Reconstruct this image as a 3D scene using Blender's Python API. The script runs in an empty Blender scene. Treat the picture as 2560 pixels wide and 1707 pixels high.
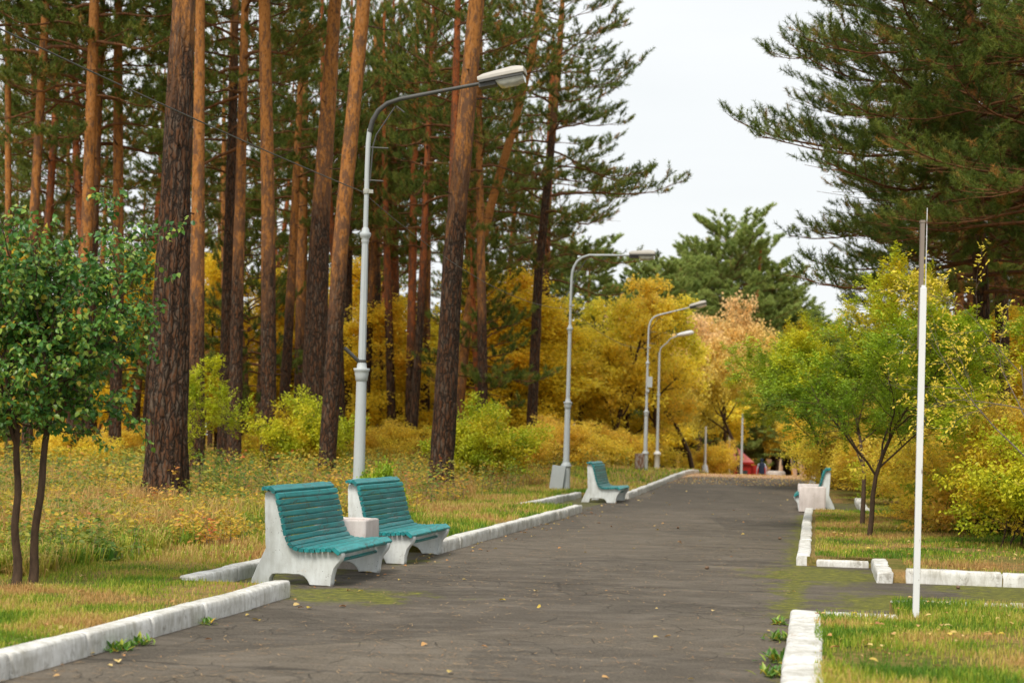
import bpy, math, random, time
import numpy as np
from mathutils import Vector, Matrix
T0 = time.time()
C = bpy.context.scene.collection
R = math.radians
PI = math.pi

# ------------------------------------------------------------------ camera model (photo 2560 px wide)
FP, CX, CY, H, ROLL = 4000.0, 1280.0, 1094.0, 1.45, R(1.3)
cr, sr = math.cos(ROLL), math.sin(ROLL)
def ray(px, py):
    u, v = (px-CX)/FP, (CY-py)/FP
    return u*cr - v*sr, u*sr + v*cr
def G(px, py, z=0.0):            # pixel -> point at height z
    a, b = ray(px, py); D = (z-H)/b
    return Vector((a*D, D, z))
def P(px, py, D):                # pixel -> point at depth D
    a, b = ray(px, py)
    return Vector((a*D, D, H + b*D))
K = 2560/2352.0
def PO(px, py, D): return P(px*K, py*K, D)     # overview pixel (2352 wide)
def depth_at(px, py, z=0.1):
    a, b = ray(px*K, py*K); return (z-H)/b

# path frame: s along the path, t across it
XO, SL = -2.43, 0.19
NN = math.sqrt(1+SL*SL)
def W(s, t, z=0.0): return Vector((XO+(s*SL+t)/NN, (s-SL*t)/NN, z))
def ST(x, y):
    dx = x-XO
    return (dx*SL+y)/NN, (dx-y*SL)/NN
TL = 2.13
TE = 2.21                         # half width of the path

def sstep(a, b, x):
    t = np.clip((np.asarray(x, float)-a)/(b-a), 0, 1); return t*t*(3-2*t)
def prof(s):
    return 0.25*sstep(38, 60, s) - 1.45*sstep(60, 100, s) - 1.4*sstep(95, 135, s)
def noise2(x, y, seed=0):
    x = np.asarray(x, float); y = np.asarray(y, float)
    xi = np.floor(x); yi = np.floor(y); fx = x-xi; fy = y-yi
    fx = fx*fx*(3-2*fx); fy = fy*fy*(3-2*fy)
    def h(a, b):
        v = np.sin(a*127.1+b*311.7+seed*74.7)*43758.5453
        return v-np.floor(v)
    return (h(xi, yi)*(1-fx)+h(xi+1, yi)*fx)*(1-fy)+(h(xi, yi+1)*(1-fx)+h(xi+1, yi+1)*fx)*fy
def fbm(x, y, seed=0, o=4):
    r = 0; a = .5; f = 1
    for i in range(o):
        r = r+a*noise2(x*f, y*f, seed+i*3); a *= .5; f *= 2.03
    return r/(1-.5**o)
def gz(s, t):                      # height of the grass / forest floor
    s = np.asarray(s, float); t = np.asarray(t, float)
    w = 1-sstep(5, 18, np.abs(t))
    z = .115 + prof(s)*w
    nk = np.where(t > 0, np.clip(np.minimum(np.abs(s-14.85), np.abs(s-17.95))/1.6, 0, 1), 1.)
    out = sstep(0.3, 2.5, np.abs(t)-2.6)
    z = z + nk*out*(.16*(fbm(s*.22, t*.22, 5)-.5)+.05*(fbm(s*1.1, t*1.1, 9)-.5))
    z = z + (fbm(s*2.6, t*2.6, 13)-.5)*.03*(.3+.7*nk)
    z = z + np.where(t > 0, 1.15*sstep(7.0, 15, t)*sstep(17, 26, s)*(1-.6*sstep(40, 60, s)), 0)
    z = z + np.where(t < 0, .12*sstep(4.5, 8, -t)*(1-sstep(30, 50, s)), 0)
    return z
def ground_z(x, y):
    s, t = ST(x, y); return float(gz(s, t))

# ------------------------------------------------------------------ mesh building
class MB:
    def __init__(s): s.v = []; s.n = 0; s.f = []; s.fm = []; s.fr = []; s.sm = []
    def add(s, v, f, mat=0, rnd=0.5, smooth=False):
        v = np.asarray(v, np.float32).reshape(-1, 3); f = np.asarray(f, np.int64)
        if len(f) == 0: return
        s.v.append(v); s.f.append(f+s.n); s.n += len(v)
        k = len(f)
        s.fm.append(np.full(k, mat, np.int32) if np.isscalar(mat) else np.asarray(mat, np.int32))
        s.fr.append(np.full(k, rnd, np.float32) if np.isscalar(rnd) else np.asarray(rnd, np.float32))
        s.sm.append(np.full(k, smooth, bool))
    def mesh(s, name, mats):
        me = bpy.data.meshes.new(name)
        V = np.concatenate(s.v); loops = np.concatenate([f.ravel() for f in s.f]).astype(np.int32)
        cnt = np.concatenate([np.full(len(f), f.shape[1], np.int32) for f in s.f])
        st = np.zeros(len(cnt), np.int32); st[1:] = np.cumsum(cnt)[:-1]
        me.vertices.add(len(V)); me.vertices.foreach_set('co', V.ravel())
        me.loops.add(len(loops)); me.loops.foreach_set('vertex_index', loops)
        me.polygons.add(len(cnt)); me.polygons.foreach_set('loop_start', st)
        try: me.polygons.foreach_set('loop_total', cnt)
        except Exception: pass
        me.polygons.foreach_set('material_index', np.concatenate(s.fm))
        me.polygons.foreach_set('use_smooth', np.concatenate(s.sm))
        a = me.attributes.new('rnd', 'FLOAT', 'FACE'); a.data.foreach_set('value', np.concatenate(s.fr))
        for m in (mats if isinstance(mats, (list, tuple)) else [mats]): me.materials.append(m)
        me.update(calc_edges=True)
        return me
    def obj(s, name, mats, parent=None):
        return link(name, s.mesh(name, mats), parent)
def link(name, me, parent=None, mat=None):
    o = bpy.data.objects.new(name, me); C.objects.link(o)
    if parent is not None:
        o.parent = parent
    return o
def tag(o, label=None, cat=None, group=None, kind=None):
    if label: o['label'] = label
    if cat: o['category'] = cat
    if group: o['group'] = group
    if kind: o['kind'] = kind
    return o
def empty(name, loc, label, cat, group=None, rz=0.0):
    o = bpy.data.objects.new(name, None); C.objects.link(o)
    o.location = loc; o.rotation_euler = (0, 0, rz); o.empty_display_size = .2
    return tag(o, label, cat, group)
def copy_tree(o, parent=None):
    c = o.copy(); C.objects.link(c); c.parent = parent
    for ch in list(o.children): copy_tree(ch, c)
    return c
def tube(pts, rad, n=6, cap=True, off=None):
    pts = np.asarray(pts, float); m = len(pts); rad = np.broadcast_to(np.asarray(rad, float), (m,))
    tan = np.gradient(pts, axis=0); tan /= np.linalg.norm(tan, axis=1, keepdims=True)+1e-9
    up = np.array([0, 0, 1.0]) if abs(tan[0][2]) < .9 else np.array([1.0, 0, 0])
    a = np.cross(tan, up); a /= np.linalg.norm(a, axis=1, keepdims=True)+1e-9
    b = np.cross(tan, a)
    th = np.arange(n)*2*PI/n
    rr = rad[:, None]*(off if off is not None else 1.0)*np.ones((m, n))
    v = pts[:, None, :]+rr[..., None]*(np.cos(th)[None, :, None]*a[:, None, :]+np.sin(th)[None, :, None]*b[:, None, :])
    i = np.arange(m-1)[:, None]*n; j = np.arange(n)[None, :]; k = (j+1) % n
    f = np.stack([i+j, i+k, i+n+k, i+n+j], -1).reshape(-1, 4)
    return v.reshape(-1, 3), f
def capped(mb, v, f, n, mat=0, rnd=.5, smooth=True):
    mb.add(v, f, mat, rnd, smooth)
    base = mb.n-len(v); m = len(v)//n
    for r0 in (0, (m-1)*n):
        idx = np.arange(n)+r0
        cvt = v[idx].mean(0)
        vv = np.vstack([v[idx], cvt]); ff = np.array([[j, (j+1) % n, n] for j in range(n)])
        mb.add(vv, ff, mat, rnd, False)
def box(mb, c, d, mat=0, rot=None, rnd=.5):
    c = np.array(c, float); d = np.array(d, float)/2
    v = np.array([[x, y, z] for z in (-1, 1) for y in (-1, 1) for x in (-1, 1)], float)*d
    if rot is not None: v = v@np.array(rot).T
    mb.add(v+c, [[0, 2, 3, 1], [4, 5, 7, 6], [0, 1, 5, 4], [2, 6, 7, 3], [0, 4, 6, 2], [1, 3, 7, 5]], mat, rnd)
def lathe(mb, prof_, n=20, c=(0, 0, 0), mat=0, smooth=True, ends=True):
    th = np.arange(n)*2*PI/n
    v = np.array([[r*math.cos(t)+c[0], r*math.sin(t)+c[1], z+c[2]] for r, z in prof_ for t in th])
    m = len(prof_)
    i = np.arange(m-1)[:, None]*n; j = np.arange(n)[None, :]; k = (j+1) % n
    f = np.stack([i+j, i+k, i+n+k, i+n+j], -1).reshape(-1, 4)
    mb.add(v, f, mat, .5, smooth)
    if ends:
        for r0, zz in ((0, prof_[0][1]), ((m-1)*n, prof_[-1][1])):
            idx = np.arange(n)+r0
            vv = np.vstack([v[idx], [[c[0], c[1], zz+c[2]]]])
            mb.add(vv, [[a, (a+1) % n, n] for a in range(n)], mat)
def bevel(o, w=.01, seg=2):
    m = o.modifiers.new('bevel', 'BEVEL'); m.width = w; m.segments = seg; m.limit_method = 'ANGLE'; return o

# ------------------------------------------------------------------ materials
class NT:
    def __init__(s, name):
        s.m = bpy.data.materials.new(name); s.m.use_nodes = True; s.t = s.m.node_tree; s.t.nodes.clear()
        s.out = s.t.nodes.new('ShaderNodeOutputMaterial')
    def n(s, typ, ins=None, **kw):
        nd = s.t.nodes.new('ShaderNode'+typ)
        for k, v in kw.items(): setattr(nd, k, v)
        for k, v in (ins or {}).items():
            sk = nd.inputs[k]
            if isinstance(v, bpy.types.NodeSocket): s.t.links.new(v, sk)
            elif isinstance(v, bpy.types.Node): s.t.links.new(v.outputs[0], sk)
            else:
                if isinstance(v, (tuple, list)) and len(v) == 3 and sk.type == 'RGBA': v = (*v, 1)
                sk.default_value = v
        return nd
    def ramp(s, fac, stops, interp='LINEAR'):
        r = s.n('ValToRGB', {'Fac': fac}); cr_ = r.color_ramp; cr_.interpolation = interp
        while len(cr_.elements) < len(stops): cr_.elements.new(.5)
        for e, (p, c) in zip(cr_.elements, stops):
            e.position = p; e.color = (*c, 1) if len(c) == 3 else c
        return r.outputs[0]
    def coords(s, kind='Object', scale=(1, 1, 1)):
        tc = s.n('TexCoord'); return s.n('Mapping', {'Vector': tc.outputs[kind], 'Scale': scale}).outputs[0]
    def noise(s, vec, scale, detail=4, rough=.6, dist=0.0):
        return s.n('TexNoise', {'Vector': vec, 'Scale': scale, 'Detail': detail, 'Roughness': rough, 'Distortion': dist}).outputs[0]
    def mix(s, fac, a, b, blend='MIX'):
        m = s.n('MixRGB', {'Fac': fac, 'Color1': a, 'Color2': b}, blend_type=blend); return m.outputs[0]
    def math(s, op, a, b=0.0, clamp=False):
        m = s.n('Math', {0: a, 1: b}, operation=op, use_clamp=clamp); return m.outputs[0]
    def bump(s, h, strength=.3, dist=.01):
        return s.n('Bump', {'Height': h, 'Strength': strength, 'Distance': dist}).outputs[0]
    def principled(s, col, rough=.7, bump=None, metal=0.0, spec=.4, **kw):
        ins = {'Base Color': col, 'Roughness': rough, 'Metallic': metal, 'Specular IOR Level': spec}
        if bump is not None: ins['Normal'] = bump
        ins.update(kw)
        return s.n('BsdfPrincipled', ins)
    def done(s, sh): s.t.links.new(sh.outputs[0], s.out.inputs[0]); return s.m

def leaf_mat(name, stops, transl=.35, rough=.45, jitter=.25, spec=.3):
    k = NT(name)
    a = k.n('Attribute', attribute_name='rnd')
    f = a.outputs['Fac']
    oi = k.n('ObjectInfo').outputs['Random']
    f2 = k.math('ADD', f, k.math('MULTIPLY', k.math('SUBTRACT', oi, .5), .12), True)
    col = k.ramp(f2, stops)
    wn = k.n('TexWhiteNoise', {'W': k.math('MULTIPLY', f, 913.7)}, noise_dimensions='1D').outputs[0]
    col = k.mix(1.0, col, k.ramp(wn, [(0, (1-jitter,)*3), (.6, (1.0, 1.0, 1.0)), (1, (1+jitter*.25,)*3)]), 'MULTIPLY')
    p = k.principled(col, rough, spec=spec)
    tr = k.n('BsdfTranslucent', {'Color': col})
    return k.done(k.n('MixShader', {0: transl, 1: p.outputs[0], 2: tr.outputs[0]}))
MAT = {}
MAT['needle'] = leaf_mat('pine_needles', [(0, (.07, .12, .02)), (.45, (.16, .22, .035)), (.8, (.30, .33, .06)), (.87, (.34, .24, .06)), (1, (.50, .24, .06))], .45, .55, .45)
MAT['needle_pale'] = leaf_mat('pale_pine_needles', [(0, (.22, .31, .08)), (.6, (.38, .46, .12)), (.9, (.52, .56, .16)), (1, (.5, .42, .15))], .4, .55)
MAT['yellow'] = leaf_mat('yellow_leaves', [(0, (.46, .56, .06)), (.25, (.84, .80, .09)), (.6, (.97, .80, .09)), (.9, (.97, .70, .11)), (1, (.92, .54, .16))], .55, jitter=.4)
MAT['peach'] = leaf_mat('peach_leaves', [(0, (.80, .74, .10)), (.4, (.97, .78, .2)), (1, (.98, .68, .40))], .5, jitter=.45)
MAT['larch'] = leaf_mat('deep_yellow_leaves', [(0, (.92, .78, .08)), (.5, (.98, .76, .06)), (1, (.98, .64, .08))], .6, jitter=.4)
MAT['lime'] = leaf_mat('lime_leaves', [(0, (.11, .25, .03)), (.35, (.32, .45, .025)), (.7, (.66, .64, .03)), (.92, (.6, .38, .02)), (1, (.6, .25, .03))], .38)
MAT['green'] = leaf_mat('green_leaves', [(0, (.035, .13, .025)), (.5, (.12, .28, .04)), (.86, (.32, .42, .06)), (.93, (.4, .36, .03)), (1, (.7, .42, .03))], .3, .38, .3, .45)
MAT['herb'] = leaf_mat('herb_leaves', [(0, (.10, .20, .03)), (.3, (.24, .30, .04)), (.5, (.52, .42, .05)), (.72, (.72, .46, .05)), (.9, (.66, .34, .09)), (1, (.6, .14, .05))], .4)
MAT['grass'] = leaf_mat('grass_blades', [(0, (.09, .2, .015)), (.35, (.27, .40, .03)), (.55, (.50, .48, .06)), (.75, (.62, .46, .15)), (1, (.52, .31, .11))], .4, .6)
MAT['litter'] = leaf_mat('fallen_leaves', [(0, (.62, .45, .06)), (.4, (.68, .52, .22)), (.7, (.6, .32, .12)), (1, (.3, .13, .05))], .15, .6)
MAT['fir_litter'] = leaf_mat('fallen_needles', [(0, (.3, .15, .06)), (1, (.5, .34, .17))], .1, .7)

def bark_mat(name, dark=(.042, .030, .022), ridge=(.115, .085, .062), rust=(.13, .05, .018), orange=(.40, .168, .042), orange2=(.27, .145, .075), fine=1.0):
    k = NT(name)
    tc = k.n('TexCoord'); rd = k.n('ObjectInfo').outputs['Random']
    g = k.n('VectorMath', {0: tc.outputs['Object'], 1: k.n('CombineXYZ', {0: k.math('MULTIPLY', rd, 37.0), 1: k.math('MULTIPLY', rd, 91.0), 2: k.math('MULTIPLY', rd, 53.0)}).outputs[0]}, operation='ADD').outputs[0]
    att = k.n('Attribute', attribute_name='up').outputs['Fac']        # height minus the height where the thin bark begins
    st = k.n('Mapping', {'Vector': g, 'Scale': (1, 1, .16)}).outputs[0]
    n1 = k.noise(st, 17*fine, 6, .65, .6)
    v = k.n('TexVoronoi', {'Vector': k.n('Mapping', {'Vector': k.mix(.12, g, k.n('TexNoise', {'Vector': g, 'Scale': 6.0}).outputs[1]), 'Scale': (1, 1, .2)}).outputs[0], 'Scale': 15*fine}, feature='DISTANCE_TO_EDGE').outputs[0]
    fur = k.ramp(v, [(0, (0, 0, 0)), (.16, (.6, .6, .6)), (.5, (1, 1, 1))])
    low = k.ramp(n1, [(.28, dark), (.45, rust), (.58, ridge), (.75, (ridge[0]*1.5, ridge[1]*1.5, ridge[2]*1.5))])
    low = k.mix(k.math('SUBTRACT', 1.0, fur), low, (dark[0]*.4, dark[1]*.4, dark[2]*.4))
    n2 = k.noise(k.n('Mapping', {'Vector': g, 'Scale': (1, 1, .5)}).outputs[0], 15*fine, 7, .82)
    hi = k.ramp(n2, [(.36, (orange[0]*.22, orange[1]*.22, orange[2]*.3)), (.46, (orange[0]*.75, orange[1]*.72, orange[2]*.7)), (.54, orange), (.62, orange2), (.70, (.58, .36, .2))])
    n3 = k.noise(k.n('Mapping', {'Vector': g, 'Scale': (1, 1, .3)}).outputs[0], 7, 6, .8)
    spots = k.ramp(k.math('SUBTRACT', n3, k.math('MULTIPLY', att, .012)), [(.44, (0, 0, 0)), (.50, (1, 1, 1))])
    hi = k.mix(k.math('MULTIPLY', spots, .85), hi, (.10, .055, .035))
    n4 = k.noise(k.n('Mapping', {'Vector': g, 'Scale': (1, 1, .22)}).outputs[0], 3.2, 5, .7)
    f = k.ramp(k.math('ADD', k.math('MULTIPLY', att, .14), n4), [(.36, (0, 0, 0)), (.66, (1, 1, 1))])
    col = k.mix(f, low, hi)
    hgt = k.mix(f, k.math('MULTIPLY', fur, k.math('ADD', n1, .3)), k.math('MULTIPLY', n2, .35))
    return k.done(k.principled(col, .85, k.bump(hgt, .9, .035), spec=.2))
MAT['bark'] = bark_mat('pine_bark')
MAT['bark_far'] = bark_mat('red_pine_bark', orange=(.36, .105, .03), orange2=(.26, .10, .045), fine=.7)

def simple_bark(name, c1, c2, sc=20):
    k = NT(name); g = k.coords('Object', (1, 1, .35)); n = k.noise(g, sc, 5, .7)
    return k.done(k.principled(k.ramp(n, [(.3, c1), (.7, c2)]), .85, k.bump(n, .6, .01), spec=.25))
MAT['twig'] = simple_bark('dark_branch_bark', (.035, .022, .014), (.10, .062, .038))
MAT['limb'] = simple_bark('pine_limb_bark', (.05, .025, .014), (.20, .085, .03), 9)
MAT['greytwig'] = simple_bark('grey_twig_bark', (.08, .06, .05), (.22, .18, .15))

def white_paint(name, base=(.78, .79, .78), chip=(.30, .28, .25), amt=.62, sc=7, grime=(.36, .34, .28), tint=0.0):
    k = NT(name); g = k.coords('Object')
    n = k.noise(g, sc, 8, .72, .3); n2 = k.noise(k.n('Mapping', {'Vector': g, 'Scale': (1, 1, .25)}).outputs[0], sc*2.2, 5, .7)
    n3 = k.noise(g, 60, 3, .6)
    col = k.mix(k.ramp(k.math('ADD', k.math('MULTIPLY', n2, .5), k.math('MULTIPLY', k.noise(g, sc*.35, 4, .7), .5)), [(.40, (0, 0, 0)), (.62, (.75, .75, .75))]), base, grime)
    col = k.mix(k.ramp(n, [(amt, (0, 0, 0)), (amt+.12, (.85, .85, .85))]), col, chip)
    v = k.n('TexVoronoi', {'Vector': g, 'Scale': 34.0, 'Randomness': 1.0}).outputs[0]
    pit = k.ramp(v, [(.0, (1, 1, 1)), (.10, (1, 1, 1)), (.14, (0, 0, 0))])
    pit = k.math('MULTIPLY', pit, k.ramp(k.noise(g, 9, 2), [(.5, (0, 0, 0)), (.62, (1, 1, 1))]))
    col = k.mix(pit, col, (.1, .09, .08))
    h = k.math('SUBTRACT', k.math('ADD', k.math('MULTIPLY', n, .7), k.math('MULTIPLY', n3, .25)), k.math('MULTIPLY', pit, .5))
    return k.done(k.principled(col, .75, k.bump(h, .45, .012), spec=.3))
MAT['kerb'] = white_paint('whitewashed_kerb', (.74, .74, .72), (.27, .25, .21), .56, 9, (.30, .28, .22))
MAT['bench_white'] = white_paint('white_painted_concrete', (.70, .735, .735), (.36, .35, .32), .68, 5, (.42, .43, .40))
MAT['bin'] = white_paint('pinkish_white_concrete', (.62, .56, .54), (.33, .28, .24), .64, 6, (.42, .37, .34))

def teal(name, a, b):
    k = NT(name); g = k.coords('Object')
    n = k.noise(k.n('Mapping', {'Vector': g, 'Scale': (1, .12, 1)}).outputs[0], 30, 5, .65)
    col = k.ramp(n, [(.3, a), (.7, b)])
    at = k.n('Attribute', attribute_name='rnd').outputs['Fac']
    col = k.mix(1.0, col, k.ramp(at, [(0, (.6, .62, .62)), (1, (1.15, 1.15, 1.12))]), 'MULTIPLY')
    # short cracks across each slat, in the paint
    vv = k.n('TexVoronoi', {'Vector': k.n('Mapping', {'Vector': k.mix(.03, g, k.n('TexNoise', {'Vector': g, 'Scale': 20.0}).outputs[1]), 'Scale': (9, 4.6, 9)}).outputs[0], 'Scale': 1.0}, feature='DISTANCE_TO_EDGE').outputs[0]
    cr_ = k.ramp(vv, [(0, (1, 1, 1)), (.014, (1, 1, 1)), (.024, (0, 0, 0))])
    cr_ = k.math('MULTIPLY', cr_, k.ramp(k.noise(g, 4, 3), [(.46, (0, 0, 0)), (.52, (1, 1, 1))]))
    pe = k.ramp(k.noise(k.n('Mapping', {'Vector': g, 'Scale': (1, .3, 1)}).outputs[0], 22, 6, .8), [(.66, (0, 0, 0)), (.69, (1, 1, 1))])
    pe = k.math('MULTIPLY', pe, .8)
    col = k.mix(k.math('MAXIMUM', cr_, pe), col, (.05, .045, .03))
    return k.done(k.principled(col, .42, k.bump(k.math('SUBTRACT', n, cr_), .25, .004), spec=.5))
MAT['teal'] = teal('teal_slat_paint', (.008, .18, .19), (.02, .315, .33))

def metal_paint(name, c1, c2, rust=.66, rough=.5):
    k = NT(name); g = k.coords('Object'); n = k.noise(g, 3, 6, .7); n2 = k.noise(k.n('Mapping', {'Vector': g, 'Scale': (1, 1, .2)}).outputs[0], 25, 5, .75)
    col = k.mix(n, c1, c2)
    col = k.mix(k.ramp(n2, [(rust, (0, 0, 0)), (rust+.05, (1, 1, 1))]), col, (.13, .06, .03))
    return k.done(k.principled(col, rough, k.bump(n2, .15, .004), spec=.4))
MAT['lamp'] = metal_paint('grey_lamp_paint', (.36, .39, .40), (.46, .50, .51), .72)
MAT['lamp_dark'] = metal_paint('weathered_dark_steel', (.035, .036, .033), (.085, .085, .08), .62)
MAT['lamp_shell'] = metal_paint('stained_pale_housing', (.55, .53, .48), (.38, .36, .32), .7)
MAT['white_metal'] = metal_paint('chipped_white_metal', (.72, .73, .74), (.64, .66, .66), .63)
MAT['rusty'] = metal_paint('rusty_sheet_metal', (.26, .22, .18), (.30, .29, .27), .46)
MAT['red'] = metal_paint('red_paint', (.42, .02, .015), (.5, .03, .02), .8)
MAT['red_roof'] = metal_paint('faded_red_roof', (.62, .13, .12), (.68, .2, .19), .85)
MAT['green_roof'] = metal_paint('dark_green_sheet', (.01, .10, .08), (.02, .14, .11), .8)
def plain(name, c, rough=.6, **kw):
    k = NT(name); n = k.noise(k.coords('Object'), 14, 4)
    col = k.mix(1.0, c, k.ramp(n, [(.2, (.8, .8, .8)), (.8, (1.1, 1.1, 1.1))]), 'MULTIPLY')
    return k.done(k.principled(col, rough, **kw))
MAT['black'] = plain('black_rubber', (.02, .02, .02))
MAT['lens'] = plain('frosted_lamp_glass', (.55, .56, .5), .2, **{'Transmission Weight': .35})
MAT['wood_wet'] = plain('old_wood', (.16, .10, .06))
MAT['soil'] = plain('dark_soil_and_leaves', (.10, .06, .035), .9)
MAT['skin'] = plain('skin', (.45, .26, .18)); MAT['shirt'] = plain('pale_blue_shirt', (.55, .62, .75), .8)
MAT['vest'] = plain('navy_vest', (.018, .03, .07), .75); MAT['trousers'] = plain('light_khaki_trousers', (.22, .19, .14), .9)
MAT['cap'] = plain('navy_cap', (.012, .03, .06), .8); MAT['shoe'] = plain('dark_shoe', (.03, .03, .03))
MAT['pink_wall'] = plain('peach_stucco', (.62, .42, .3), .9); MAT['pane'] = plain('window_glass', (.07, .08, .09), .1)
MAT['cream'] = plain('cream_render', (.7, .52, .36), .9)

# asphalt --------------------------------------------------------------
def asphalt(name, moss_amount=0.0):
    k = NT(name); g = k.coords('Object')
    n = k.noise(g, .35, 5, .6); nf = k.noise(g, 55, 3, .7); nm = k.noise(g, 2.4, 6, .7)
    col = k.ramp(n, [(.3, (.076, .064, .049)), (.7, (.112, .096, .075))])
    col = k.mix(1.0, col, k.ramp(nf, [(.3, (.4, .4, .4)), (.7, (1.55, 1.5, 1.45))]), 'MULTIPLY')
    col = k.mix(1.0, col, k.ramp(nm, [(.3, (.78, .78, .78)), (.7, (1.15, 1.15, 1.15))]), 'MULTIPLY')
    agg = k.n('TexVoronoi', {'Vector': g, 'Scale': 120.0}).outputs[0]
    col = k.mix(k.ramp(agg, [(.05, (.5, .5, .5)), (.22, (0, 0, 0))]), col, (.24, .21, .18))
    warp = k.mix(.22, g, k.n('TexNoise', {'Vector': g, 'Scale': .9, 'Detail': 4.0}).outputs[1])
    c1 = k.n('TexVoronoi', {'Vector': warp, 'Scale': .62}, feature='DISTANCE_TO_EDGE').outputs[0]
    warp2 = k.mix(.12, g, k.n('TexNoise', {'Vector': g, 'Scale': 3.0, 'Detail': 4.0}).outputs[1])
    c2 = k.n('TexVoronoi', {'Vector': warp2, 'Scale': 3.2}, feature='DISTANCE_TO_EDGE').outputs[0]
    cr1 = k.ramp(c1, [(0, (.7, .7, .7)), (.004, (.6, .6, .6)), (.008, (0, 0, 0))])
    cr1 = k.math('MULTIPLY', cr1, k.ramp(k.noise(g, .5, 2), [(.55, (0, 0, 0)), (.62, (1, 1, 1))]))
    cr2 = k.math('MULTIPLY', k.ramp(c2, [(0, (1, 1, 1)), (.010, (.6, .6, .6)), (.02, (0, 0, 0))]), k.ramp(k.noise(g, .42, 3), [(.47, (0, 0, 0)), (.54, (1, 1, 1))]))
    # a few long joints running across the path
    sep = k.n('SeparateXYZ', {0: k.n('Mapping', {'Vector': g, 'Rotation': (0, 0, math.atan(SL))}).outputs[0]})
    wy = k.math('ADD', sep.outputs[1], k.math('MULTIPLY', k.noise(g, .8, 5, .7), .55))
    jn = k.math('ABSOLUTE', k.math('SUBTRACT', k.math('FRACT', k.math('MULTIPLY', wy, .155)), .5))
    jm = k.math('MULTIPLY', k.ramp(jn, [(0, (1, 1, 1)), (.0036, (1, 1, 1)), (.006, (0, 0, 0))]), .9)
    pc = k.n('TexVoronoi', {'Vector': warp, 'Scale': .33}).outputs[1]
    pv = k.n('SeparateColor', {0: pc}).outputs[0]
    col = k.mix(1.0, col, k.ramp(pv, [(0, (.80, .80, .80)), (.5, (1, 1, 1)), (1, (1.32, 1.31, 1.28))]), 'MULTIPLY')
    crack = k.math('MAXIMUM', k.math('MAXIMUM', cr1, jm), cr2)
    col = k.mix(k.math('MULTIPLY', crack, .72), col, (.022, .018, .014))
    # pale needle drift in long streaks
    st = k.noise(k.n('Mapping', {'Vector': g, 'Rotation': (0, 0, math.atan(SL)), 'Scale': (.6, 1.25, 1)}).outputs[0], 2.2, 8, .78)
    col = k.mix(k.ramp(st, [(.47, (0, 0, 0)), (.70, (.55, .55, .55))]), col, (.205, .175, .14))
    moss = k.n('Attribute', attribute_name='moss').outputs['Fac']
    mn = k.noise(g, 2.2, 9, .8)
    mf = k.ramp(k.math('ADD', k.math('MULTIPLY', moss, 1.0), k.math('MULTIPLY', k.math('SUBTRACT', mn, .5), 2.6)), [(.34, (0, 0, 0)), (.62, (1, 1, 1))])
    mcol = k.ramp(k.noise(g, 10, 8, .8), [(.35, (.035, .04, .008)), (.52, (.12, .125, .01)), (.66, (.27, .27, .015))])
    col = k.mix(k.math('MULTIPLY', mf, .85), col, mcol)
    leafy = k.n('Attribute', attribute_name='leafy').outputs['Fac']
    ln = k.noise(g, 9, 6, .8)
    lf = k.ramp(k.math('ADD', leafy, k.math('SUBTRACT', ln, .5)), [(.45, (0, 0, 0)), (.6, (1, 1, 1))])
    col = k.mix(lf, col, k.ramp(k.noise(g, 26, 3), [(.3, (.3, .14, .07)), (.7, (.62, .42, .26))]))
    h = k.math('SUBTRACT', k.math('ADD', k.math('MULTIPLY', nf, .5), k.math('MULTIPLY', mn, .3)), k.math('MULTIPLY', crack, 1.6))
    return k.done(k.principled(col, .82, k.bump(h, .5, .012), spec=.3))
MAT['asphalt'] = asphalt('worn_asphalt')

def floor_mat():
    k = NT('grass_and_litter_floor'); g = k.coords('Object')
    n = k.noise(g, .6, 6, .65); n2 = k.noise(g, 7, 6, .75); n3 = k.noise(g, 40, 3, .7)
    col = k.ramp(k.math('ADD', k.math('MULTIPLY', n, .6), k.math('MULTIPLY', n2, .4)),
                 [(.34, (.07, .10, .02)), (.46, (.16, .15, .035)), (.55, (.30, .20, .075)), (.66, (.34, .19, .08)), (.8, (.17, .10, .04))])
    far = k.n('Attribute', attribute_name='wild').outputs['Fac']
    wild = k.ramp(n2, [(.3, (.14, .10, .03)), (.5, (.36, .22, .04)), (.62, (.48, .30, .035)), (.75, (.30, .14, .04))])
    col = k.mix(far, col, wild)
    col = k.mix(1.0, col, k.ramp(n3, [(.25, (.5, .5, .5)), (.75, (1.3, 1.3, 1.3))]), 'MULTIPLY')
    return k.done(k.principled(col, .95, k.bump(n3, .8, .03), spec=.1))
MAT['floor'] = floor_mat()

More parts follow.
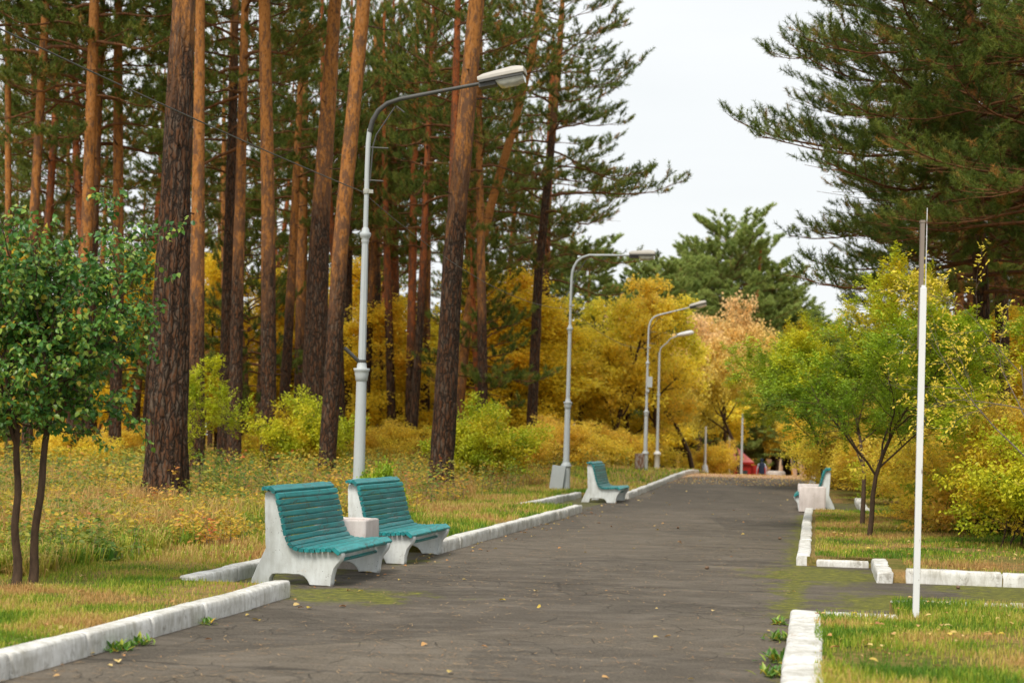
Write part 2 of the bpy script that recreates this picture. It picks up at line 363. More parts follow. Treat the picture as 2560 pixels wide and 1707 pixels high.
# ------------------------------------------------------------------ world, sun, camera
def setup_world():
    w = bpy.data.worlds.new('World'); bpy.context.scene.world = w; w.use_nodes = True
    t = w.node_tree; t.nodes.clear()
    out = t.nodes.new('ShaderNodeOutputWorld'); bg = t.nodes.new('ShaderNodeBackground')
    sky = t.nodes.new('ShaderNodeTexSky'); sky.sky_type = 'NISHITA'; sky.sun_disc = False
    sky.sun_elevation = R(42); sky.sun_rotation = R(SUN_AZ); sky.dust_density = 4; sky.air_density = 1
    tc = t.nodes.new('ShaderNodeTexCoord'); mp = t.nodes.new('ShaderNodeMapping'); mp.inputs['Scale'].default_value = (1.2, 1.2, 7)
    t.links.new(tc.outputs['Generated'], mp.inputs[0])
    nz = t.nodes.new('ShaderNodeTexNoise'); nz.inputs['Scale'].default_value = 1.6; nz.inputs['Detail'].default_value = 5
    t.links.new(mp.outputs[0], nz.inputs['Vector'])
    rp = t.nodes.new('ShaderNodeValToRGB')
    rp.color_ramp.elements[0].position = .3; rp.color_ramp.elements[0].color = (5.85, 6.05, 6.1, 1)
    rp.color_ramp.elements[1].position = .7; rp.color_ramp.elements[1].color = (6.5, 6.62, 6.62, 1)
    t.links.new(nz.outputs[0], rp.inputs[0])
    mx = t.nodes.new('ShaderNodeMixRGB'); mx.inputs[0].default_value = .93
    t.links.new(sky.outputs[0], mx.inputs[1]); t.links.new(rp.outputs[0], mx.inputs[2])
    t.links.new(mx.outputs[0], bg.inputs[0]); bg.inputs[1].default_value = .1
    t.links.new(bg.outputs[0], out.inputs[0])
SUN_AZ = 160.0
setup_world()
sd = bpy.data.lights.new('sun', 'SUN'); sd.energy = 2.3; sd.angle = R(24); sd.color = (1, .93, .82)
so = bpy.data.objects.new('sun', sd); C.objects.link(so)
# sun behind the camera, a little to the left, high behind thin cloud
sv = Vector((-.30, -.70, .95)).normalized()
so.rotation_euler = sv.to_track_quat('Z', 'Y').to_euler(); so.location = (0, -5, 30)
bpy.context.scene.world.node_tree.nodes['Sky Texture'].sun_elevation = math.asin(sv.z)
bpy.context.scene.world.node_tree.nodes['Sky Texture'].sun_rotation = math.atan2(sv.x, sv.y)

cd = bpy.data.cameras.new('camera'); co = bpy.data.objects.new('camera', cd); C.objects.link(co)
cd.sensor_width = 36; cd.lens = 36*FP/2560; cd.shift_y = (CY-853.5)/2560
cd.clip_start = .3; cd.clip_end = 3000
rr_, uu, bb = Vector((cr, 0, sr)), Vector((-sr, 0, cr)), Vector((0, -1, 0))
co.matrix_world = Matrix(((rr_.x, uu.x, bb.x, 0), (rr_.y, uu.y, bb.y, 0), (rr_.z, uu.z, bb.z, H), (0, 0, 0, 1)))
cd.dof.use_dof = True; cd.dof.focus_distance = 17.5; cd.dof.aperture_fstop = 2.4
sc = bpy.context.scene; sc.camera = co
sc.view_settings.view_transform = 'Standard'; sc.view_settings.look = 'None'; sc.view_settings.exposure = .68; sc.view_settings.gamma = 1
sc.cycles.max_bounces = 6; sc.cycles.diffuse_bounces = 3; sc.cycles.transparent_max_bounces = 4
sc.cycles.caustics_reflective = False; sc.cycles.caustics_refractive = False

# ------------------------------------------------------------------ ground
LBAY = [(13.9, 19.75, -3.14), (31.9, 39.9, -3.35)]
def left_edge(s):
    for a, b, t in LBAY:
        if a < s < b: return t
    return -TL
RBAY = (34.0, 41.0, 3.4)
def right_edge(s):
    if s < 13.4: return TE
    if s < 14.852: return 2.95
    if 17.94 < s < 19.952: return 3.05
    if 19.95 <= s < RBAY[0]: return TE
    if s < RBAY[1] and s > RBAY[0]: return RBAY[2]
    return TE
def grid_obj(name, rows, mat, zf, attrs=None, kind='structure', skirt=0):
    """rows: list of (s, array of t)."""
    if skirt:
        rows = [(a, np.concatenate([[b[0]], b])) for a, b in rows]
        if skirt == 1: rows = [rows[0]]+rows
        if skirt == 2: rows = rows+[rows[-1]]
    n = len(rows[0][1]); S = np.array([[r[0]]*n for r in rows]); T = np.array([r[1] for r in rows])
    X = XO+(S*SL+T)/NN; Y = (S-SL*T)/NN; Z = zf(S, T)
    if skirt: Z[:, 0] -= .19
    if skirt == 1: Z[0, :] -= .19
    if skirt == 2: Z[-1, :] -= .19
    v = np.stack([X, Y, Z], -1).reshape(-1, 3)
    m = len(rows); i = np.arange(m-1)[:, None]*n; j = np.arange(n-1)[None, :]
    f = np.stack([i+j, i+j+1, i+n+j+1, i+n+j], -1).reshape(-1, 4)
    mb = MB(); mb.add(v, f, 0, .5, True); o = mb.obj(name, mat)
    for an, fn in (attrs or {}).items():
        a = o.data.attributes.new(an, 'FLOAT', 'POINT'); a.data.foreach_set('value', fn(S, T).astype(np.float32).ravel())
    return tag(o, kind=kind)
# asphalt: one continuous sheet under the path, the bays and the side path
ss = np.concatenate([np.arange(-4, 45, .1), np.arange(45, 72, .4), np.arange(72, 240, 3.)])
tt = np.concatenate([np.arange(-4.2, 5.0, .1), np.linspace(5, 30, 90)])
def asph_z(S, T): return prof(S)*(1-sstep(5, 18, np.abs(T))) + .012*(fbm(S*.5, T*.5, 3)-.5)
def moss(S, T):
    r = .8*np.exp(-np.abs(T-TE)/.25)*(S > 14)*(S < 34)*(T < TE+.1)
    r = np.maximum(r, .30*np.exp(-np.abs(T+TE)/.12)*(T > -TE))
    r = np.maximum(r, .95*np.exp(-((S-14.3)/.75)**2-((T+1.75)/.75)**2))         # by the near bench
    r = np.maximum(r, .50*np.exp(-((S-18.4)/1.0)**2-((T+2.15)/.35)**2))
    r = np.maximum(r, 1.0*np.exp(-((S-18.6)/1.3)**2-((T-2.5)/.8)**2))         # mouth of the side path
    r = np.maximum(r, .85*np.exp(-((S-15.7)/1.2)**2-((T-3.2)/.8)**2))
    r = np.maximum(r, .85*sstep(2.9, 4.4, T))
    r = np.maximum(r, .5*(T < -TE-.1)); r = np.maximum(r, .5*(T > TE+.1)*(S > 33)*(S < 42))
    r = np.maximum(r, .42*np.exp(-np.abs(T-TE)/.2)*(S < 13.4))
    return r
def leafy(S, T): return .25+.5*sstep(54, 60, S)*(1-.0*T) - .25*(S < 50) + .34*np.exp(-np.abs(T+TL)/.10)*(T > -TL-.02)*(S < 60) + .30*np.exp(-np.abs(T-TE)/.10)*(T < TE+.1)*(S < 60)
grid_obj('path', [(s, tt) for s in ss], MAT['asphalt'], asph_z, {'moss': moss, 'leafy': leafy})
def rows_for(edge, sgn, breaks, far, smax=430.):
    base = set(np.round(np.concatenate([np.arange(-6, 24, .15), np.arange(24, 45, .3), np.arange(45, 90, 1.), np.arange(90, smax, 6.)]), 3))
    for b in breaks: base |= {b-.004, b+.004}
    offs = np.concatenate([np.linspace(0, 3, 22), np.linspace(3.25, 14, 40), np.linspace(15, 40, 24), np.linspace(46, far, 22)])
    return [(s, edge(s)+sgn*offs) for s in sorted(base)]
def wild(S, T): return np.where(T < 0, sstep(5.0, 9, -T+ (S > 22)*1.5), np.maximum(sstep(6.5, 9, T), 0))*sstep(14, 24, S)
KW = .17
rl = rows_for(lambda s: left_edge(s)-KW*.6, -1, [13.9, 19.75, 31.9, 39.9], 260)
grid_obj('ground', rl, MAT['floor'], gz, {'wild': wild}, skirt=3)
rr1 = [r for r in rows_for(lambda s: right_edge(s)+KW*.6, 1, [13.4, 14.85, 17.95, 19.95, 34.0, 41.0], 260)]
ra = [r for r in rr1 if r[0] <= 14.851]; rb = [r for r in rr1 if r[0] >= 17.949]
grid_obj('ground', ra, MAT['floor'], lambda S, T: gz(S, T)-.02, {'wild': wild}, skirt=2)
grid_obj('ground', rb, MAT['floor'], gz, {'wild': wild}, skirt=1)

# ------------------------------------------------------------------ kerbs
rk = random.Random(4)
def kerb(p0, p1, h0=.15, w=KW, seg=1.0, step=.05, drop=0.0, rough=.004):
    """run of whitewashed kerb stones from p0 to p1 (path coordinates of the road-side face), body to the left of p0->p1"""
    mb = MB(); p0 = np.array(p0, float); p1 = np.array(p1, float); L = np.linalg.norm(p1-p0); d = (p1-p0)/L; n = np.array([d[1], -d[0]])
    k = max(1, round(L/seg)); sl = L/k
    prof_ = [(0, -.10), (0, .62), (.006, .90), (.018, .985), (.04, 1.0), (w*.45, 1.0), (w-.03, 1.0), (w-.01, .97), (w, .88), (w, -.10)]
    for i in range(k):
        a = i*sl+.006; b = (i+1)*sl-.006; m = max(3, int((b-a)/step))
        us = np.linspace(a, b, m+1); us = np.concatenate([[a], us[0:1]+.012, us[1:-1], us[-1:]-.012, [b]])
        j1, j2, tilt, dz = rk.uniform(-.008, .008), rk.uniform(-.008, .008), rk.uniform(-.02, .02), rk.uniform(-.008, .008)-drop
        vs = []
        for q, u in enumerate(us):
            endf = .85 if q in (0, len(us)-1) else 1.0
            for (x, zz) in prof_:
                f = (u-a)/(b-a)
                xx = (x-w/2)*endf+w/2+j1*(1-f)+j2*f + tilt*zz*.2
                zz2 = zz*(endf if zz > .5 else 1)
                ps = p0+d*u+n*xx
                s_, t_ = ps
                nz = (float(noise2(u*2.6+i*3.3, x*20+zz*2, 7))-.5)*3.4*rough + (float(noise2(u*17+i, x*60+zz*9, 3))-.5)*rough*.8
                vs.append(W(s_, t_, float(asph_z(np.array(s_), np.array(t_)))+h0*zz2+dz+(nz if zz > .5 else 0)) + Vector((nz*.8, -nz*.4, 0)))
        v = np.array([tuple(q) for q in vs]); c = len(prof_); r = len(us)
        ii = np.arange(r-1)[:, None]*c; jj = np.arange(c-1)[None, :]
        mb.add(v, np.stack([ii+jj, ii+jj+1, ii+c+jj+1, ii+c+jj], -1).reshape(-1, 4), 0, .5, True)
        for r0 in (0, (r-1)*c):
            for q in range(c//2-1):
                mb.add(v[[r0+q, r0+q+1, r0+c-2-q, r0+c-1-q]], [[0, 1, 2, 3]])
    o = mb.obj('kerb', MAT['kerb']); tag(o, kind='structure'); return o
kerb((-4, -TL), (13.95, -TL), .15, step=.04)
kerb((14.15, -3.10), (19.6, -3.10), .13)
kerb((19.75, -TL), (31.9, -TL), .155)
kerb((32.0, -3.3), (39.8, -3.3), .14, step=.1)
kerb((39.9, -TL), (64, -TL), .15, step=.15)
kerb((13.35, TE+.01), (-4, TE+.01), .145, w=.24, step=.04)     # near right block
kerb((13.38, 3.05), (13.38, 2.47), .125, w=.14)
kerb((14.86, 9.0), (14.86, 3.05), .11, w=.12)
kerb((RBAY[0], TE-.02), (19.95, TE-.02), .14, w=.16, step=.06)
kerb((19.93, 2.42), (19.93, 3.04), .085, w=.16)
kerb((19.8, 3.05), (17.85, 3.05), .12, w=.17)
kerb((17.93, 3.35), (17.93, 12.3), .145, w=.16)
kerb((41, 3.35), (34, 3.35), .14, step=.1)
kerb((62, TE), (41.0, TE), .14, w=.2, step=.15)

# ------------------------------------------------------------------ leaf helpers
def unit(a): return a/(np.linalg.norm(a, axis=-1, keepdims=True)+1e-9)
def leaves(mb, pos, dirs, nrm, ln, wd, rnd, mat=0, hi=False, fold=.18):
    """leaf faces: pos base, dirs axis, nrm approx normal"""
    n = len(pos)
    if n == 0: return
    d = unit(dirs); s = unit(np.cross(d, nrm)); u = np.cross(s, d)
    ln = np.broadcast_to(ln, (n,))[:, None]; wd = np.broadcast_to(wd, (n,))[:, None]
    if not hi:
        v = np.stack([pos, pos+d*ln*.5+s*wd*.5+u*wd*fold, pos+d*ln, pos+d*ln*.5-s*wd*.5+u*wd*fold*.3], 1)
        f = np.arange(n)[:, None]*4+np.arange(4)[None]
        mb.add(v, f, mat, rnd)
    else:
        v = np.stack([pos, pos+d*ln*.22+s*wd*.45+u*wd*fold, pos+d*ln*.6+s*wd*.42+u*wd*fold*.9, pos+d*ln-u*ln*.12,
                      pos+d*ln*.6-s*wd*.42+u*wd*fold*.9, pos+d*ln*.22-s*wd*.45+u*wd*fold, pos+d*ln*.45], 1)
        b = np.arange(n)[:, None, None]*7
        f = (b+np.array([[0, 1, 2, 6], [6, 2, 3, 3], [0, 6, 4, 5], [6, 3, 4, 4]])[None]).reshape(-1, 4)
        q = (b+np.array([[0, 1, 2, 6], [0, 6, 4, 5]])[None]).reshape(-1, 4); t3 = (b+np.array([[6, 2, 3], [6, 3, 4]])[None]).reshape(-1, 3)
        rr = np.repeat(np.broadcast_to(rnd, (n,)), 2)
        mb.add(v, q, mat, rr); 
        mb.add(np.zeros((1, 3)), np.zeros((0, 3), int))
        # triangles refer to the same vertices
        mb.f.append(t3+(mb.n-n*7)); k = len(t3); mb.fm.append(np.full(k, mat, np.int32)); mb.fr.append(np.asarray(rr, np.float32)); mb.sm.append(np.zeros(k, bool))

# ------------------------------------------------------------------ broadleaf trees
def broadleaf(seed, height, spread, fork, nlev=3, kids=(9, 7, 6), leafn=30, ll=.09, lw=.06, clump=.22, rad=.12, mats=None, hi=False,
              lean=(0, 0), stems=1, up=.35, rfun=None, style='cloud', trunk_amp=.05, open_=(.25, 1.0), droop=.0, squash=1.0, taperpow=1.0, zmin=.05):
    rg = np.random.default_rng(seed); mt = MB(); mc = MB()
    segs = []
    def grow(p, d, L, r, lvl):
        n = (9, 6, 5, 3)[min(lvl, 3)]; pts = [p.copy()]; dd = d.copy()
        for i in range(n):
            w = (.10, .20, .24, .25)[min(lvl, 3)]
            dd = unit(dd+rg.normal(0, w, 3)*np.array([1, 1, .7])+np.array([0, 0, up*(.12 if lvl else .06)-droop*(.12 if lvl > 1 else 0)]))
            pts.append(pts[-1]+dd*L/n)
        pts = np.array(pts); rads = r*(1-.78*np.linspace(0, 1, n+1)**taperpow)
        segs.append((pts, rads, lvl))
        if lvl >= nlev: return
        k = kids[lvl]
        f0 = fork if lvl == 0 else open_[0]
        for i in range(k):
            f = f0+(1-f0)*((i+rg.uniform(.1, .9))/k); x = f*n; a = int(min(x, n-1)); q = pts[a]+(pts[a+1]-pts[a])*(x-a)
            td = unit(pts[a+1]-pts[a]); az = 2.4*i+rg.uniform(-.5, .5); ang = rg.uniform(.55, 1.05) if lvl == 0 else rg.uniform(.5, 1.1)
            ax = unit(np.cross(td, np.array([.3, .2, 1.0])+rg.normal(0, .05, 3))); bx = np.cross(td, ax)
            nd = unit(td*math.cos(ang)+(ax*math.cos(az)+bx*math.sin(az))*math.sin(ang))
            if lvl == 0: Lk = spread*rg.uniform(.75, 1.15)*(1-.35*abs(f-.45))*squash
            else: Lk = L*rg.uniform(.42, .66)*(1-.3*f)
            grow(q, nd, Lk, max(.003, rads[a]*.55), lvl+1)
        # the leader continues as a leafy shoot
    for s_ in range(stems):
        az = rg.uniform(0, 6.28); o = np.array([math.cos(az), math.sin(az), 0])*(.12*s_ if stems > 1 else 0)
        d = unit(np.array([lean[0]+ (rg.normal(0, .3) if stems > 1 else rg.normal(0, trunk_amp)), lean[1]+(rg.normal(0, .3) if stems > 1 else rg.normal(0, trunk_amp)), 1.0]))
        grow(o, d, height*(1 if stems == 1 else rg.uniform(.65, 1)), rad, 0)
    for pts, rads, lvl in segs:
        ns = (10, 6, 4, 3)[min(lvl, 3)]
        v, f = tube(pts, rads, ns); (mt if lvl <= (1 if nlev > 2 else 0) else mc).add(v, f, 0 if lvl <= (1 if nlev > 2 else 0) else 1, .5, True)
    tips = [sg for sg in segs if sg[2] >= nlev-(1 if nlev < 3 else 1)]
    P_, D_, N_, Rn = [], [], [], []
    zt = max(sg[0][:, 2].max() for sg in segs)
    for pts, rads, lvl in tips:
        m = leafn if lvl == nlev else leafn//3
        f = rg.uniform(.15, 1, m)*(len(pts)-1); a = np.minimum(f.astype(int), len(pts)-2); q = pts[a]+(pts[a+1]-pts[a])*(f-a)[:, None]; td = unit(pts[a+1]-pts[a])
        base = rg.uniform(0, 1)
        if style == 'row':
            sd_ = unit(np.cross(td, np.array([0, 0, 1.0]))); sg_ = np.where(np.arange(m) % 2, 1, -1)[:, None]
            dd = unit(td*.55+sd_*sg_*.8+rg.normal(0, .18, (m, 3))); nn = unit(np.array([0, 0, 1.0])+rg.normal(0, .3, (m, 3)))
            q = q+rg.normal(0, clump*.25, (m, 3))
        else:
            q = q+rg.normal(0, clump, (m, 3))*np.array([1, 1, .7]); dd = unit(rg.normal(0, 1, (m, 3))+np.array([0, 0, -.35])+td*.4); nn = unit(rg.normal(0, .6, (m, 3))+np.array([0, 0, .9]))
        P_.append(q); D_.append(dd); N_.append(nn)
        zz = q[:, 2]/zt; rr = np.hypot(q[:, 0], q[:, 1])/spread
        r_ = .5*rg.uniform(0, 1, m)+.5*base
        r_ = .35*r_+.65*np.clip((fbm(q[:, 0]/spread*1.6+seed, q[:, 2]/zt*4+q[:, 1]/spread*1.3, seed)-.28)*2.1, 0, 1)
        if rfun: r_ = rfun(r_, zz, rr, rg)
        Rn.append(np.clip(r_, 0, 1))
    P_ = np.concatenate(P_); D_ = np.concatenate(D_); N_ = np.concatenate(N_); Rn = np.concatenate(Rn); n = len(P_)
    keep = P_[:, 2] > zmin+rg.uniform(0, zmin*.6, n); P_, D_, N_, Rn = P_[keep], D_[keep], N_[keep], Rn[keep]; n = len(P_)
    sc_ = rg.uniform(.7, 1.25, n)
    leaves(mc, P_, D_, N_, ll*sc_, lw*sc_, Rn, 0, hi)
    return mt, mc
def tree_pair(name, mt, mc, bark, leafm):
    return mt.mesh(name+'_trunk', [bark]), mc.mesh(name+'_crown', [leafm, bark])
TREES = {}
def reg(key, leafm, bark='twig', **kw):
    mt, mc = broadleaf(**kw); mc_ = mc.mesh(key+'_crown', [MAT[leafm], MAT[bark]]); mt_ = mt.mesh(key+'_trunk', [MAT[bark]])
    co_ = np.concatenate(mc.v); TREES[key] = (mt_, mc_, float(np.percentile(co_[:, 2], 99.5)), float(np.percentile(np.abs(co_[:, :2]), 97)))
def plant(key, name, x, y, h, r, label, cat='tree', group=None, rz=0, z=None, crown='crown', trunk='trunk'):
    mt_, mc_, H0, R0 = TREES[key]
    e = empty(name, (x, y, (ground_z(x, y) if z is None else z)-.04), label, cat, group, rz)
    e.scale = (r/R0, r/R0, h/H0)
    link(trunk, mt_, e); link(crown, mc_, e)
    return e

# ------------------------------------------------------------------ pine crowns
def pine_crown(seed, Hc=12.0, Rc=4.5, n_limb=46, tuft=9, nl=.13, nw=.016, bare=.12, tight=.35, second=.42, brown=.12, droop=.25, top_taper=1.0, side=None, Rbase=.14, limb_r=.05):
    rg = np.random.default_rng(seed); mb = MB(); TP, TD, TR = [], [], []
    for i in range(n_limb):
        f = (i+rg.uniform(0, 1))/n_limb; z = f*Hc*.97; az = i*2.4+rg.uniform(-.5, .5)
        if side is not None and rg.uniform() < .65: az = side+rg.normal(0, .8)
        prof_ = (.72+.28*min(1, f/.25))*(1-max(0, f-.3)/.7*.82*top_taper)
        L = Rc*prof_*rg.uniform(.62, 1.12); isbare = f < bare and rg.uniform() < .6
        if isbare: L *= .5
        n = 8; el = R(rg.uniform(-8, 14)+45*f**1.6); d = np.array([math.cos(az)*math.cos(el), math.sin(az)*math.cos(el), math.sin(el)])
        pts = [np.array([0, 0, z])]
        for k in range(n):
            u = k/n
            d = unit(d+rg.normal(0, .09, 3)+np.array([0, 0, (-droop*.5 if u < .5 else droop*.55)*(1-f)+.02]))
            pts.append(pts[-1]+d*L/n)
        pts = np.array(pts); r0 = limb_r*(1-.6*f)*(L/Rc+.3)
        v, fc = tube(pts, r0*(1-.85*np.linspace(0, 1, n+1)), 5); mb.add(v, fc, 1, .5, True)
        hz = unit(np.cross(d, [0, 0, 1.0]))
        m = max(3, int(L*(1-.15)/tight))
        for j in range(m):
            g = .18+.82*(j+rg.uniform(0, .8))/m; x = g*n; a = int(min(x, n-1)); q = pts[a]+(pts[a+1]-pts[a])*(x-a); td = unit(pts[a+1]-pts[a])
            sg = 1 if j % 2 else -1; an = rg.uniform(.6, 1.15)
            sd_ = unit(np.cross(td, [0, 0, 1.0])); dd = unit(td*math.cos(an)+sd_*sg*math.sin(an)+np.array([0, 0, rg.uniform(-.12, .35)]))
            l2 = (second*(L*(1-g))+.32)*rg.uniform(.6, 1.2)
            p2 = np.array([q+dd*l2*t+np.array([0, 0, .10*l2*t*t])+rg.normal(0, .02, 3)*t for t in (0, .35, .7, 1)])
            v, fc = tube(p2, [.014, .010, .007, .004], 3); mb.add(v, fc, 1, .5, False)
            if isbare or (g < .3 and f < .5 and rg.uniform() < .6): continue
            nt = max(2, int(l2/.16)); tb = rg.uniform(0, 1)
            for t_ in range(nt+1):
                w = .3+.7*(t_+rg.uniform(0, .6))/max(nt, 1); w = min(w, 1)
                qq = p2[0]+(p2[3]-p2[0])*w+np.array([0, 0, .08*l2*w*w])
                s3 = unit(np.cross(dd, [0, 0, 1.0])); d3 = unit(dd*.7+s3*rg.uniform(-1, 1)+np.array([0, 0, rg.uniform(.3, 1.3)]))
                l3 = rg.uniform(.12, .36); e3 = qq+d3*l3
                mb.add([qq, qq+np.array([.006, 0, .006]), e3], [[0, 1, 2]], 1, .5)
                TP.append(e3); TD.append(d3); TR.append(.35*tb+.45*rg.uniform() if rg.uniform() > brown else rg.uniform(.86, 1))
                if rg.uniform() < .6: TP.append(qq+d3*l3*.55); TD.append(d3); TR.append(TR[-1])
    TP = np.array(TP); TD = np.array(TD); TR = np.array(TR); n = len(TP)
    print('tufts', n, n*tuft)
    I = np.repeat(np.arange(n), tuft); k = len(I)
    o = TP[I]-TD[I]*rg.uniform(-.02, .20, (k, 1)); nd = unit(TD[I]*.6+rg.normal(0, .62, (k, 3))+np.array([0, 0, .15]))
    ln = nl*rg.uniform(.7, 1.2, (k, 1)); sd_ = unit(np.cross(nd, rg.normal(0, 1, (k, 3))))*nw*.5
    v = np.stack([o-sd_, o+sd_, o+nd*ln+sd_*.3], 1)
    mb.add(v.reshape(-1, 3), np.arange(k*3).reshape(-1, 3), 0, np.clip(TR[I]+rg.normal(0, .03, k), 0, 1))
    return mb
def trunk_mesh(name, path, rad, trans, n=16, mat='bark', rough=.05, step=.25, flare=True, seed=0):
    """path: world points (local to base)"""
    path = np.array([tuple(p) for p in path], float); L = np.concatenate([[0], np.cumsum(np.linalg.norm(np.diff(path, axis=0), axis=1))])
    m = max(8, int(L[-1]/step)); u = np.linspace(0, L[-1], m+1)
    pts = np.stack([np.interp(u, L, path[:, i]) for i in range(3)], 1)
    for _ in range(3): pts[1:-1] = (pts[:-2]+pts[1:-1]*2+pts[2:])/4
    rr = np.interp(u, L, rad)
    if flare: rr = rr*(1+.32*np.exp(-u/.35))
    th = np.arange(n)*2*PI/n
    nn = fbm(np.cos(th)[None]*3+10+seed, (u*.9)[:, None]+np.sin(th)[None]*3, seed)-.5
    n3 = noise2(np.cos(th)[None]*9+40, (u*1.6)[:, None]+np.sin(th)[None]*9, seed+5)-.5
    lowm = (1-sstep(trans-1, trans+2, pts[:, 2]))[:, None]
    off = 1+rough*nn*1.2+rough*n3*(.6+1.4*lowm)+(np.exp(-u/.3)[:, None])*.14*np.cos(th*5+seed)[None]
    mb = MB(); v, f = tube(pts, rr, n, off=off); mb.add(v, f, 0, .5, True)
    rs = np.random.default_rng(seed+7)
    for q in range(rs.integers(5, 12)):                       # broken branch stubs
        i = int(rs.integers(int(len(pts)*.14), int(len(pts)*.62))); az = rs.uniform(0, 6.28); L_ = rs.uniform(.12, .5)*rs.choice([.5, 1, 2.2]); d = np.array([math.cos(az), math.sin(az), rs.uniform(-.25, .3)])
        o = pts[i]+d*rr[i]*.7; v2, f2 = tube([o, o+d*L_*.5, o+d*L_+[0, 0, .05*L_]], [.028, .018, .007], 5); mb.add(v2, f2, 0, .5, True)
    me = mb.mesh(name, [MAT[mat]])
    zz = np.concatenate(mb.v)[:, 2]-trans; zz[len(v):] -= 30
    a = me.attributes.new('up', 'FLOAT', 'POINT'); a.data.foreach_set('value', zz.astype(np.float32))
    return me, pts

t1 = time.time()
CROWN = {}
for i in range(4): CROWN['p%d' % i] = pine_crown(20+i, 12, 4.2, 44, 26, .15, .026, bare=.14, tight=.27).mesh('pine_crown', [MAT['needle'], MAT['limb']])
CROWN['wide'] = pine_crown(31, 15, 5.6, 62, 22, .15, .024, bare=.12, droop=.3, tight=.28).mesh('pine_crown', [MAT['needle'], MAT['limb']])
for i in range(2): CROWN['b%d' % i] = pine_crown(41+i, 15, 4.6, 100, 36, .19, .032, bare=.0, brown=.03, tight=.28, droop=.1, top_taper=.5).mesh('pine_crown', [MAT['needle_pale'], MAT['limb']])
CROWN['young'] = pine_crown(51, 7.5, 3.0, 54, 22, .16, .03, bare=.2, brown=.08, tight=.3).mesh('pine_crown', [MAT['needle'], MAT['limb']])
CROWN['near'] = pine_crown(61, 15, 5.4, 135, 34, .115, .013, bare=.02, tight=.2, second=.52, brown=.07, droop=.24, limb_r=.05).mesh('pine_crown', [MAT['needle'], MAT['limb']])
CROWN['near2'] = pine_crown(62, 14, 5.2, 110, 34, .115, .013, bare=.02, tight=.21, second=.5, brown=.1, droop=.25, limb_r=.05).mesh('pine_crown', [MAT['needle'], MAT['limb']])
print('pine crowns', round(time.time()-t1, 1))

def pine(x0, y0, w0, x1, y1, w1, label, D=None, trans_y=None, total=23., crown='p0', cbase=12., cs=1.0, group='tall pines along the left of the path', mat='bark', n=18, mids=(), rough=.06, rz=0, name='pine_tree', step=.25):
    """overview pixels: base (x0,y0,width) and a point higher up (x1,y1,width)"""
    if D is None: D = depth_at(x0, y0, .12)
    b = PO(x0, y0, D); b.z = ground_z(b.x, b.y)-.08
    q = PO(x1, y1, D); ds = 3675.0
    pts = [b]+[PO(mx, my, D) for mx, my in mids]+[q]; dr = (q-(pts[-2] if len(mids) else b)); 
    k = (total-q.z)/max(dr.z, .1)
    if total > q.z+.5:
        drv = dr*k; drv.x *= .55; pts.append(q+drv)
    r0, r1 = w0/2/ds*D, w1/2/ds*D
    rad = [r0]+[r0+(r1-r0)*(p.z-b.z)/(q.z-b.z) for p in pts[1:-1]]
    rad = rad[:len(pts)-1]+([.04] if total > q.z+.5 else [r1])
    if len(rad) < len(pts): rad.append(.04)
    tz = PO(x0+(x1-x0)*.4, trans_y, D).z-b.z if trans_y is not None else 6
    e = empty(name, b, label, 'pine tree', group)
    me, cp = trunk_mesh('pine_trunk', [p-b for p in pts], rad, tz, n, mat, rough, step, seed=int(x0) % 97)
    link('trunk', me, e)
    if crown:
        c = link('crown', CROWN[crown], e)
        i = int(np.argmin(np.abs(cp[:, 2]-cbase))); c.location = cp[i]
        tp = Vector(cp[-1])-Vector(cp[i]); c.rotation_euler = (tp.normalized()).to_track_quat('Z', 'Y').to_euler(); c.rotation_euler.rotate_axis('Z', rz)
        f = (total-cbase+.6)/(12. if crown[0] == 'p' else 15. if crown[0] in 'wbn' else 7.5)
        c.scale = (cs, cs, f)
    return e
GP = 'tall pines left of the path'
pine(378, 1170, 97, 421, 0, 50, 'thickest pine with dark furrowed bark, left of the nearest benches', trans_y=100, mids=[(400, 560), (412, 250)], total=24, crown='p0', cbase=13.5, n=72, rough=.10, step=.07, group=GP)
pine(20, 1075, 17, 18, 0, 13, 'slim orange pine at the left edge of the photo', trans_y=700, crown='p1', cbase=13, group=GP)
pine(60, 1080, 26, 103, 60, 19, 'reddish pine leaning right behind the green young tree', trans_y=600, crown='p2', cbase=10, mids=[(78, 500)], group=GP, cs=.9, rz=1)
pine(172, 1085, 30, 214, 100, 24, 'brown pine between the green young tree and thin orange pine', trans_y=800, crown='p3', cbase=10.5, mids=[(197, 600)], group=GP)
pine(195, 1080, 26, 233, 100, 14, 'darker pine standing close against the brown pine behind the young tree', D=52, trans_y=500, crown='p0', cbase=9, group=GP, rz=2)
pine(262, 1078, 30, 271, 80, 20, 'light orange straight pine left of the thickest pine', trans_y=700, crown='p1', cbase=12.5, mids=[(272, 640)], group=GP, rz=3)
pine(448, 1115, 42, 460, 0, 21, 'orange pine half hidden behind the right side of the thickest pine', D=42, trans_y=760, crown='p2', cbase=13.5, group=GP, rz=4)
pine(512, 1080, 32, 533, 330, 22, 'greyish pine touching the pale forked pine', trans_y=120, crown='p3', cbase=11.5, group=GP)
pine(537, 1090, 34, 556, 290, 22, 'pale brown forked pine behind the yellow-green sapling', trans_y=620, crown='p1', cbase=9.5, mids=[(545, 700)], group=GP, rz=5)
pine(618, 1100, 38, 607, 0, 26, 'straight flaky orange pine behind the nearest bench', trans_y=620, crown='p0', cbase=14.5, mids=[(616, 500)], group=GP, rz=1, n=28)
pine(688, 1060, 30, 700, 0, 19, 'thin orange pine between the straight one and the leaning pair', trans_y=760, crown='p2', cbase=12.5, group=GP, rz=2)
